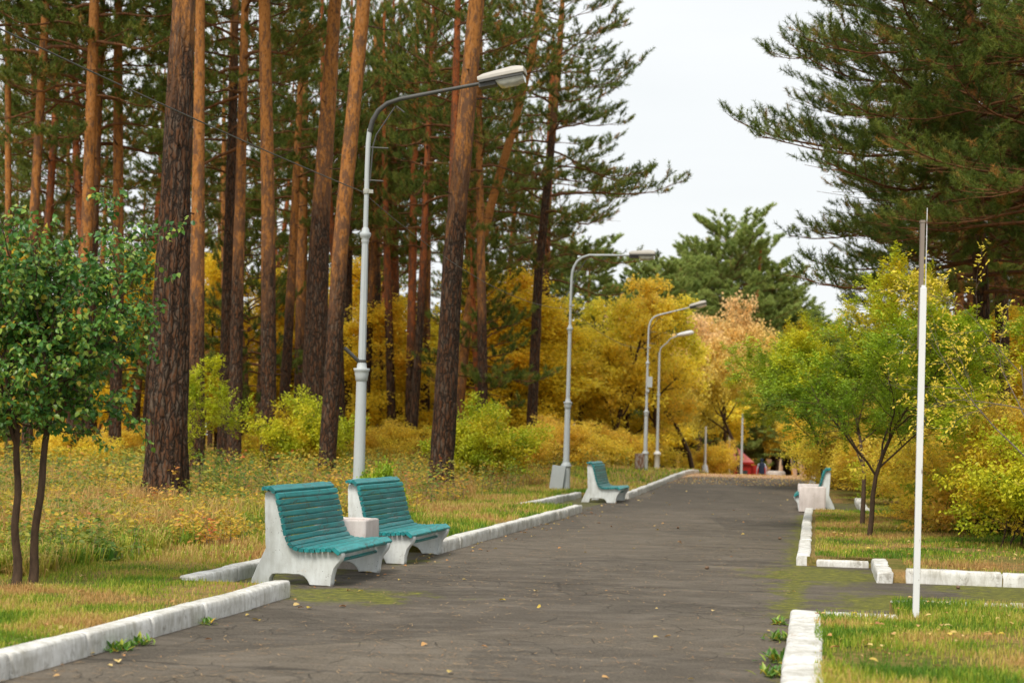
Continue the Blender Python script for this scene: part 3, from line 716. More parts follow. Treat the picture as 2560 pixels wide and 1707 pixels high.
pine(712, 1098, 62, 770, 0, 28, 'left one of two orange pines that cross near their base', trans_y=480, crown='p3', cbase=15, mids=[(735, 520)], group=GP, n=32)
pine(748, 1112, 40, 836, 0, 31, 'right one of two crossing pines, leaning most to the right', trans_y=640, crown='p1', cbase=14.5, mids=[(782, 560)], group=GP, n=32, rz=2)
pine(793, 1060, 30, 800, 500, 20, 'dark pine just left of the tallest lamp pole', trans_y=500, crown='p0', cbase=9, mat='bark_far', group=GP, rz=2)
pine(855, 1058, 42, 868, 60, 20, 'brown pine just right of the tallest lamp pole', trans_y=620, crown='p2', cbase=11.5, mids=[(858, 560)], group=GP, rz=3)
pine(914, 1062, 26, 904, 470, 17, 'dark red slim pine, first right of the tallest lamp', trans_y=700, crown='p3', cbase=11, mat='bark_far', group=GP)
pine(939, 1066, 23, 952, 380, 17, 'dark red slim pine, second right of the tallest lamp', trans_y=800, crown='p1', cbase=11, mat='bark_far', group=GP, rz=2)
pine(974, 1062, 25, 985, 90, 17, 'light brown slim pine left of the second thickest pine', trans_y=780, crown='p0', cbase=12, group=GP, rz=4)
pine(1012, 1130, 54, 1095, 0, 36, 'second thickest pine, rust bark above, leaning right behind the lamp head', trans_y=450, crown='p2', cbase=14, mids=[(1040, 600)], group=GP, n=40, rough=.08, step=.12)
pine(1022, 1048, 26, 1048, 150, 17, 'slim pine tight behind the second thickest pine', D=60, trans_y=450, crown='p3', cbase=12, mat='bark_far', group=GP)
pine(1053, 1062, 27, 1100, 190, 20, 'dark pine directly right of the second thickest pine', trans_y=620, crown='p1', cbase=12, group=GP, rz=3)
pine(1042, 1052, 24, 1225, 110, 17, 'strongly slanting orange pine right of the second thickest pine', D=66, trans_y=1000, crown='p0', cbase=15.5, cs=.8, mids=[(1075, 720), (1125, 480), (1178, 300)], group=GP)
pine(1217, 1075, 27, 1283, 150, 15, 'left trunk of the twin pines with broad crowns at the clearing', trans_y=300, crown='wide', cbase=8.8, mids=[(1236, 640), (1262, 380)], total=25, group=GP, n=20, cs=1.2, rz=1.0)
pine(1263, 1062, 27, 1268, 200, 14, 'right trunk of the twin pines with broad crowns at the clearing', trans_y=620, crown='wide', cbase=8.0, mids=[(1252, 640)], total=24, group=GP, n=20, rz=2.2, cs=1.25, mat='bark_far')
# the right-hand pines
GR = 'pines right of the path'
pine(2272, 1120, 44, 2225, 10, 22, 'large right-hand pine with orange trunk and wide low crown', D=37, trans_y=560, crown='near', cbase=5.0, mids=[(2252, 640), (2240, 380)], total=20, group=GR, n=28, rz=.3, cs=1.1)
pine(2440, 1120, 52, 2450, 300, 30, 'dark pine at the right edge behind the yellow-leaved branches', D=33, trans_y=350, crown='near2', cbase=5.6, total=19, group=GR, rz=1.1, cs=1.05)
pine(2200, 1080, 26, 2205, 560, 18, 'slim dark pine behind the white post', D=50, trans_y=800, crown='near2', cbase=5.8, total=18, group=GR, rz=1.7, cs=.95)
pine(2232, 1080, 20, 2228, 600, 15, 'slimmest dark pine right of the white post', D=66, trans_y=800, crown='p2', cbase=6.6, total=21, group=GR, rz=2, cs=1.4)
# near pine outside the frame whose lowest boughs hang into the upper right corner
b = Vector((9.6, 19.0, 0)); b.z = ground_z(b.x, b.y)
e = empty('pine_tree', b, 'near pine whose brown-tinged boughs hang into the upper right corner', 'pine tree', GR)
me, cp = trunk_mesh('pine_trunk', [Vector((0, 0, -.1)), Vector((.1, 0, 8)), Vector((0, .1, 18))], [.24, .18, .04], 4, 20); link('trunk', me, e)
c = link('crown', CROWN['near2'], e); c.location = (.05, 0, 5.6); c.scale = (.98, .98, .85); c.rotation_euler = (0, 0, 2.0)

# rear pines ------------------------------------------------------------
BGT = []
for i, (dx, dy) in enumerate([(.5, .2), (-.7, .3), (1.3, 0)]):
    me, cp = trunk_mesh('pine_trunk', [Vector((0, 0, -.3)), Vector((dx*.3, dy, 7)), Vector((dx, dy, 14)), Vector((dx*1.2, dy*1.5, 22))], [.23, .19, .14, .04], 7, 12, 'bark_far' if i else 'bark', .06, .5, seed=i)
    BGT.append((me, cp))
rb_ = random.Random(11)
def rear_pine(x, y, h, kind, cb, label, group, rz=0, s=1.0, name='pine_tree'):
    e = empty(name, (x, y, ground_z(x, y)-.05), label, 'pine tree', group, rz); me, cp = BGT[rb_.randrange(3)]
    t = link('trunk', me, e); t.scale = (s, s, h/22)
    i = int(np.argmin(np.abs(cp[:, 2]*h/22-cb))); c = link('crown', CROWN[kind], e); c.location = Vector(cp[i])*1; c.location.z = cb
    base = 12. if kind[0] == 'p' else 7.5 if kind == 'young' else 15.
    s2 = s*rb_.uniform(.68, 1.0) if kind[0] == 'p' else s
    c.scale = (s2, s2, (h-cb+.4)/base); c.rotation_euler = (0, 0, rb_.uniform(0, 6.28))
    return e
lab_rear = 'slim rear pine standing deep in the forest behind the front row'
cnt = 0
for row, (D, n, xs) in enumerate([(64, 8, (20, 1180)), (78, 8, (-20, 1150)), (94, 9, (-40, 1200)), (115, 9, (-60, 1280)), (130, 8, (-60, 1280))]):
    for i in range(n):
        px = xs[0]+(xs[1]-xs[0])*(i+rb_.uniform(.15, .85))/n; q = PO(px, 1000, D*rb_.uniform(.94, 1.06))
        rear_pine(q.x, q.y, rb_.uniform(19, 25), 'p%d' % rb_.randrange(4), rb_.uniform(8, 11.5) if D < 100 else rb_.uniform(6.5, 10), lab_rear, 'rear pines deep in the left forest', rb_.uniform(0, 6.3), rb_.uniform(.85, 1.15))
for i in range(12):      # right side wood
    D = rb_.uniform(48, 110); px = 2352-(i % 6)*28+rb_.uniform(-20, 20) if D > 70 else rb_.uniform(2290, 2480); q = PO(px, 1000, D)
    rear_pine(q.x, q.y, rb_.uniform(17, 23), 'p%d' % rb_.randrange(4), rb_.uniform(5, 8), 'rear pine in the wood behind the right-hand bushes', 'rear pines of the right wood', rb_.uniform(0, 6.3), rb_.uniform(1., 1.25))
# pale green bushy pines closing the avenue
AV = [(1668, 136, 21.5, 1.35, 'tallest pale green pine closing the avenue'), (1575, 138, 16.2, 1.3, 'pale green pine rising left of the tallest avenue pine'),
      (1745, 142, 17.8, 1.5, 'pale green pine right of the tallest avenue pine'), (1812, 146, 15.6, 1.5, 'low pale green pine in the gap above the far path'),
      (1868, 142, 13.8, 1.4, 'pale green pine above the far peach tree gap'), (1905, 118, 10.6, 1.1, 'lowest pale green pine next to the right-hand trees'),
      (1500, 116, 14.5, 1.0, 'pale green pine behind the twin pines'), (1700, 152, 15.5, 1.6, 'pale green pine behind the others of the avenue'), (1612, 142, 19.6, 1.2, 'pale green pine left beside the tallest one of the avenue'), (1712, 142, 19.8, 1.25, 'pale green pine right beside the tallest one of the avenue'), (1545, 124, 16.0, 1.1, 'pale green pine above the second lamp head'), (1775, 142, 16.9, 1.25, 'pale green pine on the slope of crowns above the peach tree'), (1420, 118, 13.0, 1.0, 'pale green pine behind the second lamp'),
      (1975, 112, 11.5, .9, 'pale green pine behind the lime-green young tree'), (1330, 108, 14, 1., 'pale green pine seen between slanting and twin pines')]
for i, (px, D, h, s, lb) in enumerate(AV):
    q = PO(px, 1000, D); rear_pine(q.x, q.y, h, 'b%d' % (i % 2), 2.5, lb, 'pale pines closing the avenue', rb_.uniform(0, 6.3), s*1.25)
for i, (px, D, h, lb) in enumerate([(570, 66, 10.5, 'young pale pine behind the yellow-green sapling'), (655, 90, 9.5, 'young pale pine behind the straight orange pine'), (500, 92, 11.5, 'young pale pine right of the thickest pine'),
                                    (120, 60, 8, 'young dark pine behind the green young tree'), (310, 72, 9, 'young pale pine left of the thickest pine'), (1120, 66, 9, 'young pine behind the rounded green bush'), (0, 58, 9, 'young pine at the left edge of the photo')]):
    q = PO(px, 1000, D); rear_pine(q.x, q.y, h, 'young', 1.8, lb, 'young pines in the undergrowth', rb_.uniform(0, 6.3), 1.0)
print('pines', round(time.time()-T0, 1))

# ------------------------------------------------------------------ broadleaf trees and shrubs
def peachy(r, z, rr, rg): return .25*r+.75*np.clip((z-.45)*1.9, 0, 1)
reg('maple', 'yellow', seed=3, zmin=1.3, height=7.0, spread=3.4, fork=.3, kids=(10, 7, 6), leafn=36, rfun=lambda r, z, rr, rg: .2+.75*r, ll=.18, lw=.125, clump=.18, rad=.17)
reg('maple_b', 'yellow', seed=8, zmin=1.3, height=7.6, spread=3.2, fork=.25, kids=(8, 7, 6), leafn=31, rfun=lambda r, z, rr, rg: .2+.75*r, ll=.18, lw=.125, clump=.17, rad=.16, lean=(.25, 0))
reg('peach', 'peach', zmin=2.2, seed=14, height=7.0, spread=3.2, fork=.36, kids=(11, 7, 6), leafn=42, ll=.16, lw=.11, clump=.2, rad=.14, rfun=peachy)
reg('larch', 'larch', seed=21, height=11, spread=2.8, fork=.12, kids=(16, 7, 6), leafn=40, ll=.17, lw=.10, clump=.3, rad=.13, up=.2)
reg('elm', 'lime', seed=33, height=3.5, spread=2.1, fork=.28, kids=(11, 9, 7), leafn=62, ll=.068, lw=.034, clump=.17, rad=.05, style='row', rfun=lambda r, z, rr, rg: np.clip(.04+.62*r+.55*(z-.45), 0, 1), up=.5, trunk_amp=.03)
reg('sapling', 'lime', seed=37, height=2.0, spread=1.3, fork=.2, kids=(10, 8, 6), leafn=30, ll=.06, lw=.028, clump=.10, rad=.035, style='row', rfun=lambda r, z, rr, rg: .3+.4*r, up=.4)
reg('shrub', 'lime', seed=41, height=1.7, spread=1.2, fork=.1, kids=(7, 6, 5), leafn=20, ll=.08, lw=.045, clump=.08, rad=.02, stems=5, rfun=lambda r, z, rr, rg: .3+.6*r)
reg('yshrub', 'yellow', seed=43, height=1.7, spread=1.3, fork=.1, kids=(7, 6, 5), leafn=21, ll=.075, lw=.045, clump=.085, rad=.02, stems=6, rfun=lambda r, z, rr, rg: .3+.7*r)
reg('gshrub', 'lime', seed=47, height=1.0, spread=.6, fork=.1, kids=(6, 5, 4), leafn=14, ll=.07, lw=.05, clump=.08, rad=.014, stems=4, rfun=lambda r, z, rr, rg: .15+.4*r)
reg('goldspray', 'yellow', 'greytwig', seed=57, height=3.0, spread=2.6, fork=.25, kids=(8, 7, 6), leafn=11, ll=.07, lw=.034, clump=.08, rad=.04, style='row', rfun=lambda r, z, rr, rg: .5+.4*r, up=.05, trunk_amp=.1, lean=(-.12, 0))
print('broadleaf variants', round(time.time()-T0, 1))

def at(px, D): q = PO(px, 1000, D); return q.x, q.y
GY = 'yellow trees in the middle distance'
Y = [('maple_b', 1110, 84, 9.0, 3.2, 'tall yellow tree between the second thickest pine and slanting pine', 1.1), ('maple', 1300, 92, 9.6, 3.6, 'tall yellow tree between the twin pines and the second lamp', 2.9), ('maple', 1020, 88, 8.4, 3.2, 'yellow tree behind the foot of the second thickest pine', 4.0),
     ('peach', 1600, 86, 8.9, 4.3, 'broad peach-topped yellow tree behind the paired far lamps', .3), ('peach', 1700, 94, 9.6, 3.6, 'peach-topped yellow tree left of the far path', 1.),
     ('peach', 1650, 98, 11.0, 3.8, 'second peach-topped tree, right behind the broad one at the far lamps', 2.2), ('maple_b', 1395, 78, 9.4, 3.3, 'tall yellow tree with dark slanting trunk behind the second lamp', 0.2),
     ('maple_b', 1530, 82, 10.0, 2.9, 'tall yellow tree reaching above the paired far lamps', 4), ('maple', 1160, 76, 7.2, 3.2, 'yellow tree between slanting pine and twin pines', 2.), ('maple', 1340, 80, 7.2, 3.0, 'lower yellow tree left of the second lamp', 1.),
     ('maple_b', 1250, 86, 8.0, 3.0, 'yellow tree directly behind the twin pines', 3.5), ('maple', 1712, 142, 10, 3.4, 'yellow tree right behind the red kiosk', 5), ('maple', 1460, 84, 7, 3.0, 'yellow tree low between the second and third lamps', 5),
     ('maple_b', 1790, 134, 9.5, 2.4, 'yellow tree with forked dark trunk near the walking person', 5.5), ('maple', 1600, 108, 9, 3.6, 'yellow tree far behind the paired lamps', 1.5),
     ('maple_b', 1835, 138, 8.0, 2.8, 'yellow tree behind the walking person', 2.5), ('maple', 1870, 104, 7.0, 2.4, 'yellow tree by the peach-coloured building', 3.1)]
for k_, px, D, h, r, lb, rz in Y:
    x, y = at(px, D); plant(k_, 'yellow_tree', x, y, h, r, lb, 'tree', GY, rz)
for i in range(26):
    D = rb_.uniform(72, 118); px = -20+i*50+rb_.uniform(-15, 15); x, y = at(px, D)
    plant('larch', 'yellow_tree', x, y, rb_.uniform(7.5, 11.5), rb_.uniform(2.4, 3.3), 'deep yellow tree glowing between the trunks deep in the left forest', 'tree', 'deep yellow trees deep in the left forest', rb_.uniform(0, 6))
for i, (px, D, h) in enumerate([(2120, 60, 5), (2200, 70, 7), (2290, 64, 6.0), (2352, 58, 6)]):
    x, y = at(px, D); plant('larch', 'yellow_tree', x, y, h, 2.6, 'deep yellow tree behind the dark trunks of the right wood', 'tree', 'deep yellow trees behind the right wood', i)
# right hand young trees
x, y = at(2002, 23.6); plant('elm', 'young_tree', x, y, 4.05, 1.85, 'young lime-green tree with a forked dark trunk on the right verge', 'tree', 'young trees on the right verge', .6)
x, y = at(1985, 26.4); plant('elm', 'young_tree', x, y, 3.9, 2.0, 'young lime-green tree just behind the fork-trunked one, thinner straight trunk', 'tree', 'young trees on the right verge', 2.9)
x, y = at(1895, 46); plant('elm', 'young_tree', x, y, 4.9, 2.3, 'small green tree reaching over the path above the right bench', 'tree', 'young trees on the right verge', 4.4)
x, y = at(2075, 32.0); plant('elm', 'young_tree', x, y, 4.8, 1.4, 'taller yellowing young tree behind the white post', 'tree', 'young trees on the right verge', 1.4)
x, y = at(2400, 16.0); plant('goldspray', 'golden_shrub', x, y, 3.4, 1.45, 'golden-leaved branching shrub reaching in at the right edge', 'shrub', None, 2.6)
x, y = at(2290, 17.5); 
# shrubs: right bank
SH = [('yshrub', 1925, 50, 2.0, 1.3, 'yellow bush behind the right bench'), ('yshrub', 1985, 46, 1.9, 1.3, 'yellow bush right of the right bench'), ('yshrub', 2040, 41, 1.7, 1.3, 'yellow bush behind the fork-trunked young tree'),
      ('shrub', 2095, 36, 1.4, 1.2, 'greenish bush left of the white post'), ('yshrub', 2150, 32, 1.4, 1.1, 'golden bush just behind the white post'), ('yshrub', 2205, 28.5, 1.2, 1.0, 'golden bush on the bank right of the white post'),
      ('yshrub', 2230, 31, 1.9, 1.5, 'taller golden bush higher on the right bank'), ('yshrub', 2300, 27, 1.8, 1.5, 'golden bush under the golden shrub branches'),
      ('shrub', 2350, 21.5, 1.6, .95, 'bright lime bush low at the right edge'), ('shrub', 2290, 25, 1.4, 1.0, 'lime bush beside the bright one at the right edge'), ('yshrub', 2352, 24, 2.2, 1.5, 'tall yellow-green bush at the right edge'),
      ('yshrub', 1960, 56, 2.4, 1.5, 'far yellow bush beyond the right bench'), ('yshrub', 1930, 66, 2.4, 1.4, 'farthest yellow bush on the right of the path'), ('shrub', 1915, 58, 1.9, 1.2, 'greenish bush by the far end of the right kerb'),
      ('yshrub', 2160, 42, 2.6, 2.0, 'big golden bush at the foot of the slim dark pine'), ('yshrub', 2260, 40, 2.5, 2.0, 'big golden bush at the foot of the large right pine'), ('yshrub', 2060, 46, 2.4, 2.0, 'big golden bush behind the right young trees'), ('yshrub', 2030, 54, 2.6, 2.0, 'big golden bush deep behind the right bench')]
for i, (k_, px, D, h, r, lb) in enumerate(SH):
    x, y = at(px, D); plant(k_, 'bush', x, y, h, r, lb, 'bush', 'bushes on the right verge and bank', i*1.3)
# shrubs: left
SL_ = [('shrub', 1125, 43, 2.3, 1.3, 'rounded green-yellow bush left of the twin pines'), ('yshrub', 1190, 50, 1.6, 1.3, 'small yellow bush at the foot of the twin pines'), ('yshrub', 1300, 60, 1.9, 1.6, 'yellow bush at the second lamp'),
       ('yshrub', 1400, 74, 2.2, 2.0, 'yellow bush behind the third bench'), ('yshrub', 1450, 82, 2.4, 2.2, 'yellow bush between the second lamp and paired lamps'), ('yshrub', 1080, 62, 1.9, 1.5, 'yellow bush behind the second thickest pine'),
       ('shrub', 690, 44, 2.4, 1.3, 'sparse green bush between the leaning pines and straight pine'), ('yshrub', 180, 48, 1.3, 1.2, 'yellow undergrowth bush behind the green young tree'),
       ('yshrub', 280, 58, 1.5, 1.2, 'yellow undergrowth bush left of the thickest pine'), ('yshrub', 900, 66, 1.9, 1.6, 'yellow bush far behind the tallest lamp'), ('yshrub', 590, 66, 1.4, 1.2, 'yellow bush far behind the nearest bench'), ('yshrub', 60, 52, 1.3, 1.3, 'yellow undergrowth bush at the left edge'),
       ('yshrub', 1640, 90, 2.4, 1.5, 'yellow bush left of the red kiosk')]
for i, (k_, px, D, h, r, lb) in enumerate(SL_):
    x, y = at(px, D); plant(k_, 'bush', x, y, h, r, lb, 'bush', 'bushes on the left forest side', i*1.7)
x, y = at(462, 36); plant('sapling', 'young_tree', x, y, 2.9, 1.15, 'yellow-green feathery sapling right of the thickest pine', 'tree', None, .4)
x, y = at(866, 22.4); plant('gshrub', 'bush', x, y, .95, .33, 'small bright green bush at the foot of the tallest lamp', 'bush', None, .4)

# the green young tree at left, built for a close view
def green_tree():
    rg = np.random.default_rng(77)
    D0 = 13.4; b1 = PO(36, 1352, D0); b2 = PO(72, 1347, D0+.1)
    for bi, (bp, top, fk, lb, seed) in enumerate([(b1, PO(40, 985, D0), .42, 'left one of two slender young trees with heart-shaped green leaves', 5), (b2, PO(115, 925, D0+.1), .42, 'right one of two slender young trees with heart-shaped green leaves', 6)]):
        bp.z = ground_z(bp.x, bp.y); e = empty('young_tree', bp, lb, 'tree', 'twin young green trees at the left edge')
        rg = np.random.default_rng(70+seed); mt = MB(); mc = MB()
        tp = top-bp; n = 10
        pts = np.array([[tp.x*(i/n)**1.2+.012*math.sin(i*1.3+bi), .02*math.sin(i), tp.z*i/n-.03] for i in range(n+1)])
        v, f = tube(pts, np.linspace(.036, .026, n+1)*(1+.35*np.exp(-np.arange(n+1)/1.2)), 12, off=1+.08*(noise2(np.arange(12)[None]*1.1, np.arange(n+1)[:, None]*1.7, 3)-.5)); mt.add(v, f, 0, .5, True)
        tips = []
        def shoot(p, d, L, r, lvl):
            n = 7; q = [p]; dd = d
            for i in range(n):
                dd = unit(dd+rg.normal(0, .13, 3)+np.array([0, 0, .10 if lvl < 2 else .02])); q.append(q[-1]+dd*L/n)
            q = np.array(q); v, f = tube(q, r*(1-.75*np.linspace(0, 1, n+1)), 6 if lvl < 2 else 4)
            (mt if lvl == 0 else mc).add(v, f, 0 if lvl == 0 else 1, .5, True)
            if lvl > 0: tips.append(q)
            if lvl < 2:
                k = 9 if lvl == 0 else 6
                for i in range(k):
                    x = (.04+.95*(i+rg.uniform(0, 1))/k)*n; a = int(min(x, n-1)); td = unit(q[a+1]-q[a]); ax = unit(rg.normal(0, 1, 3)+np.array([0, 0, -.1])); ax = unit(ax-td*np.dot(ax, td))
                    shoot(q[a]+(q[a+1]-q[a])*(x-a), unit(td*.5+ax*.85-np.array([0, 0, .5])*(lvl == 0 and i < 3)), (.62 if lvl == 0 else .36)*rg.uniform(.6, 1.2), r*.5, lvl+1)
        for i in range(5):
            az = i*1.257+bi*.6; sp = .27
            shoot(pts[-1-(i % 2)], unit(np.array([math.cos(az)*sp+(.05 if bi else -.1), math.sin(az)*sp, 1])), rg.uniform(1.1, 1.7), .017, 0)
        Pn, Dn, Nn = [], [], []
        for q in tips:
            m = 22; f = rg.uniform(.1, 1, m)*(len(q)-1); a = np.minimum(f.astype(int), len(q)-2); w = q[a]+(q[a+1]-q[a])*(f-a)[:, None]
            sd_ = unit(np.cross(unit(q[a+1]-q[a]), [0, 0, 1.0]))*np.where(np.arange(m) % 2, 1, -1)[:, None]
            Pn.append(w+sd_*.02+rg.normal(0, .02, (m, 3))); Dn.append(unit(sd_*.7+rg.normal(0, .4, (m, 3))+np.array([0, 0, -.55]))); Nn.append(unit(rg.normal(0, .45, (m, 3))+np.array([0, -.25, .8])))
        Pn = np.concatenate(Pn); Dn = np.concatenate(Dn); Nn = np.concatenate(Nn); k = len(Pn); sc_ = rg.uniform(.65, 1.2, k)
        r_ = np.where(rg.uniform(0, 1, k) < .05, rg.uniform(.9, 1, k), rg.uniform(0, .85, k))
        leaves(mc, Pn, Dn, Nn, .053*sc_, .041*sc_, r_, 0, True, .14)
        link('trunk', mt.mesh('young_trunk', [MAT['twig']]), e); link('crown', mc.mesh('young_crown', [MAT['green'], MAT['twig']]), e)
        print('green leaves', k)
green_tree()
print('trees', round(time.time()-T0, 1))

# far woodland: a mass nobody could count
def woodland():
    rg = np.random.default_rng(5); mb = MB()
    n = 60000
    th = rg.uniform(-.62, .62, n); D = rg.uniform(165, 215, n); x = np.tan(th)*D; y = D
    hmax = 5+9*noise2(x*.09, y*.02, 4)+3*noise2(x*.4, y*.1, 8)
    z = hmax*rg.uniform(0, 1, n)**.8
    p = np.stack([x, y, z-1.5], -1); r_ = np.clip(noise2(x*.08, z*.15, 9)*1.1+rg.uniform(-.15, .15, n), 0, 1)
    leaves(mb, p, rg.normal(0, 1, (n, 3)), rg.normal(0, 1, (n, 3)), .75, .6, r_)
    o = mb.obj('far_woodland', leaf_mat('far_foliage', [(0, (.06, .1, .03)), (.35, (.16, .2, .04)), (.55, (.5, .34, .03)), (1, (.75, .36, .03))], .3)); tag(o, 'distant mixed woodland of green and yellow crowns closing the view', 'woodland', kind='stuff')
woodland()

# ------------------------------------------------------------------ grass, herbs, litter
def scatter(rg, n, D0, D1, side, tmin, xlim=None, power=1.0):
    """points in view wedge: side -1 left / +1 right, beyond the kerb"""
    D = D0+(D1-D0)*rg.uniform(0, 1, n)**power
    a0, a1 = (-.36, (TE*-1)) if side < 0 else ((TE), .37)
    s = D*1.0; out = []
    if side < 0:
        xe = XO+(D*SL-tmin*1.0)/1.0+.0 - .0
        x = rg.uniform(0, 1, n)*(XO+D*SL-tmin*NN-(-.36*D-1.0))+(-.36*D-1.0)
    else:
        x = (XO+D*SL+tmin*NN)+rg.uniform(0, 1, n)*(.37*D+1-(XO+D*SL+tmin*NN))
    s, t = ST(x, D)
    return x, D, s, t
def on_grass(s, t):
    le = np.full(s.shape, -TL); 
    for a, b, tv in LBAY: le = np.where((s > a-.05) & (s < b+.05), tv, le)
    re = np.full(s.shape, TE); re = np.where((s > 13.3) & (s < 14.9), 2.85, re); re = np.where((s > 17.9) & (s < 20), 3.2, re); re = np.where((s > 33.9) & (s < 41.1), 3.4, re)
    okr = (t > re+KW+.03) & ~((s > 14.82) & (s < 18.1))
    return (t < le-KW-.0) | okr
def blades(name, n, D0, D1, side, tmin, hl, wl, seed, label, dens=None, power=1.0, bend=.5, tuft=1, straw0=0.0):
    rg = np.random.default_rng(seed); n0 = n//tuft
    x, y, s, t = scatter(rg, n0, D0, D1, side, tmin, power=power)
    if tuft > 1:
        x = np.repeat(x, tuft)+rg.normal(0, .03, n0*tuft); y = np.repeat(y, tuft)+rg.normal(0, .03, n0*tuft); s, t = ST(x, y)
    ok = on_grass(s, t)
    dn = fbm(x*.8, y*.8, 21)
    ok &= rg.uniform(0, 1, len(x)) < (.12+1.1*np.clip((fbm(x*1.9, y*1.9, 61)*.5+dn*.5-.36)*3.4, 0, 1))
    x, y, s, t, dn = x[ok], y[ok], s[ok], t[ok], dn[ok]; k = len(x)
    edge = np.clip(np.minimum(np.abs(t+TE), np.abs(t-TE)), 0, 8)
    z = gz(s, t)-.01
    hh = hl*rg.uniform(.4, 1.3, k)*(.6+.9*dn); ww = wl*rg.uniform(.7, 1.3, k)
    az = rg.uniform(0, 6.28, k); dx, dy = np.cos(az), np.sin(az); b = bend*rg.uniform(.2, 1.2, k)
    base = np.stack([x, y, z], -1); sd_ = np.stack([-dy, dx, 0*dx], -1)*ww[:, None]*.5; fw = np.stack([dx, dy, 0*dx], -1)
    mid = base+fw*(hh*b*.35)[:, None]+np.array([0, 0, 1])*(hh*.6)[:, None]
    tip = base+fw*(hh*b)[:, None]+np.array([0, 0, 1])*(hh*(1-.35*b))[:, None]
    v = np.stack([base-sd_, base+sd_, mid+sd_*.75, mid-sd_*.75, tip], 1)
    i = np.arange(k)[:, None]*5
    straw = .5*fbm(x*.55+7, y*.55, 33)+.5*fbm(x*1.7+7, y*1.7, 35)
    r_ = np.clip((straw-.34)*3.4+.2*sstep(2, 6, edge)*1.2+straw0+rg.normal(0, .17, k), 0, 1)
    mb = MB(); mb.add(v.reshape(-1, 3), i+np.array([[0, 1, 2, 3]]), 0, r_)
    mb.f.append(i+np.array([[3, 2, 4]])); mb.fm.append(np.zeros(k, np.int32)); mb.fr.append(r_.astype(np.float32)); mb.sm.append(np.zeros(k, bool))
    o = mb.obj(name, MAT['grass']); tag(o, label, 'grass', kind='stuff'); return o
blades('grass', 190000, 9.0, 20, -1, TE, .055, .006, 1, 'short green and straw-coloured grass on the left verge', power=.8)
blades('grass', 330000, 16, 45, -1, TE, .11, .013, 2, 'taller drying grass along the forest edge on the left', power=.8, tuft=3)
blades('grass', 50000, 40, 75, -1, TE, .13, .028, 3, 'far grass strip left of the path')
blades('grass', 95000, 8.5, 16, 1, TE, .055, .006, 4, 'short grass on the near right verge beside the white post')
blades('grass', 150000, 16.5, 40, 1, TE, .06, .010, 5, 'grass on the right verge under the young trees', power=.8)
blades('dry_grass', 85000, 17, 46, -1, 5.0, .32, .011, 6, 'tall dry golden grass between the kerb strip and the pines', power=.8, bend=.9, tuft=8, straw0=.42)
blades('dry_grass', 60000, 19, 44, 1, 7.0, .36, .012, 7, 'dry grass rising up the right bank', power=.8, bend=.9, tuft=8, straw0=.42)
# long arching clumps on the left
def clumps():
    rg = np.random.default_rng(9); mb = MB(); V = []; Rr = []
    for c in range(900):
        D = rg.uniform(14, 34); x = rg.uniform(-.35*D, XO+D*SL-3.6-.06*D); s, t = ST(x, D)
        if not on_grass(np.array([s]), np.array([t]))[0]: continue
        m = 46; az = rg.uniform(0, 6.28, m); L = rg.uniform(.15, .42, m); b = rg.uniform(.3, 1.1, m); base = np.array([x, D, ground_z(x, D)-.02])+rg.normal(0, .05, (m, 3))*np.array([1, 1, 0])
        fw = np.stack([np.cos(az), np.sin(az), 0*az], -1); sd_ = np.stack([-np.sin(az), np.cos(az), 0*az], -1)*.005
        p1 = base+fw*(L*b*.3)[:, None]+np.array([0, 0, 1])*(L*.55)[:, None]; p2 = base+fw*(L*b*.8)[:, None]+np.array([0, 0, 1])*(L*(.75-.3*b))[:, None]
        V.append(np.stack([base-sd_, base+sd_, p1+sd_, p1-sd_, p2], 1)); Rr.append(np.clip(rg.uniform(.1, .85)+rg.normal(0, .12, m), 0, 1))
    V = np.concatenate(V); Rr = np.concatenate(Rr); k = len(V); i = np.arange(k)[:, None]*5
    mb.add(V.reshape(-1, 3), i+np.array([[0, 1, 2, 3]]), 0, Rr); mb.f.append(i+np.array([[3, 2, 4]])); mb.fm.append(np.zeros(k, np.int32)); mb.fr.append(Rr.astype(np.float32)); mb.sm.append(np.zeros(k, bool))
    tag(mb.obj('long_grass', MAT['grass']), 'long arching grass tufts between the kerb and the pines', 'grass', kind='stuff')
clumps()
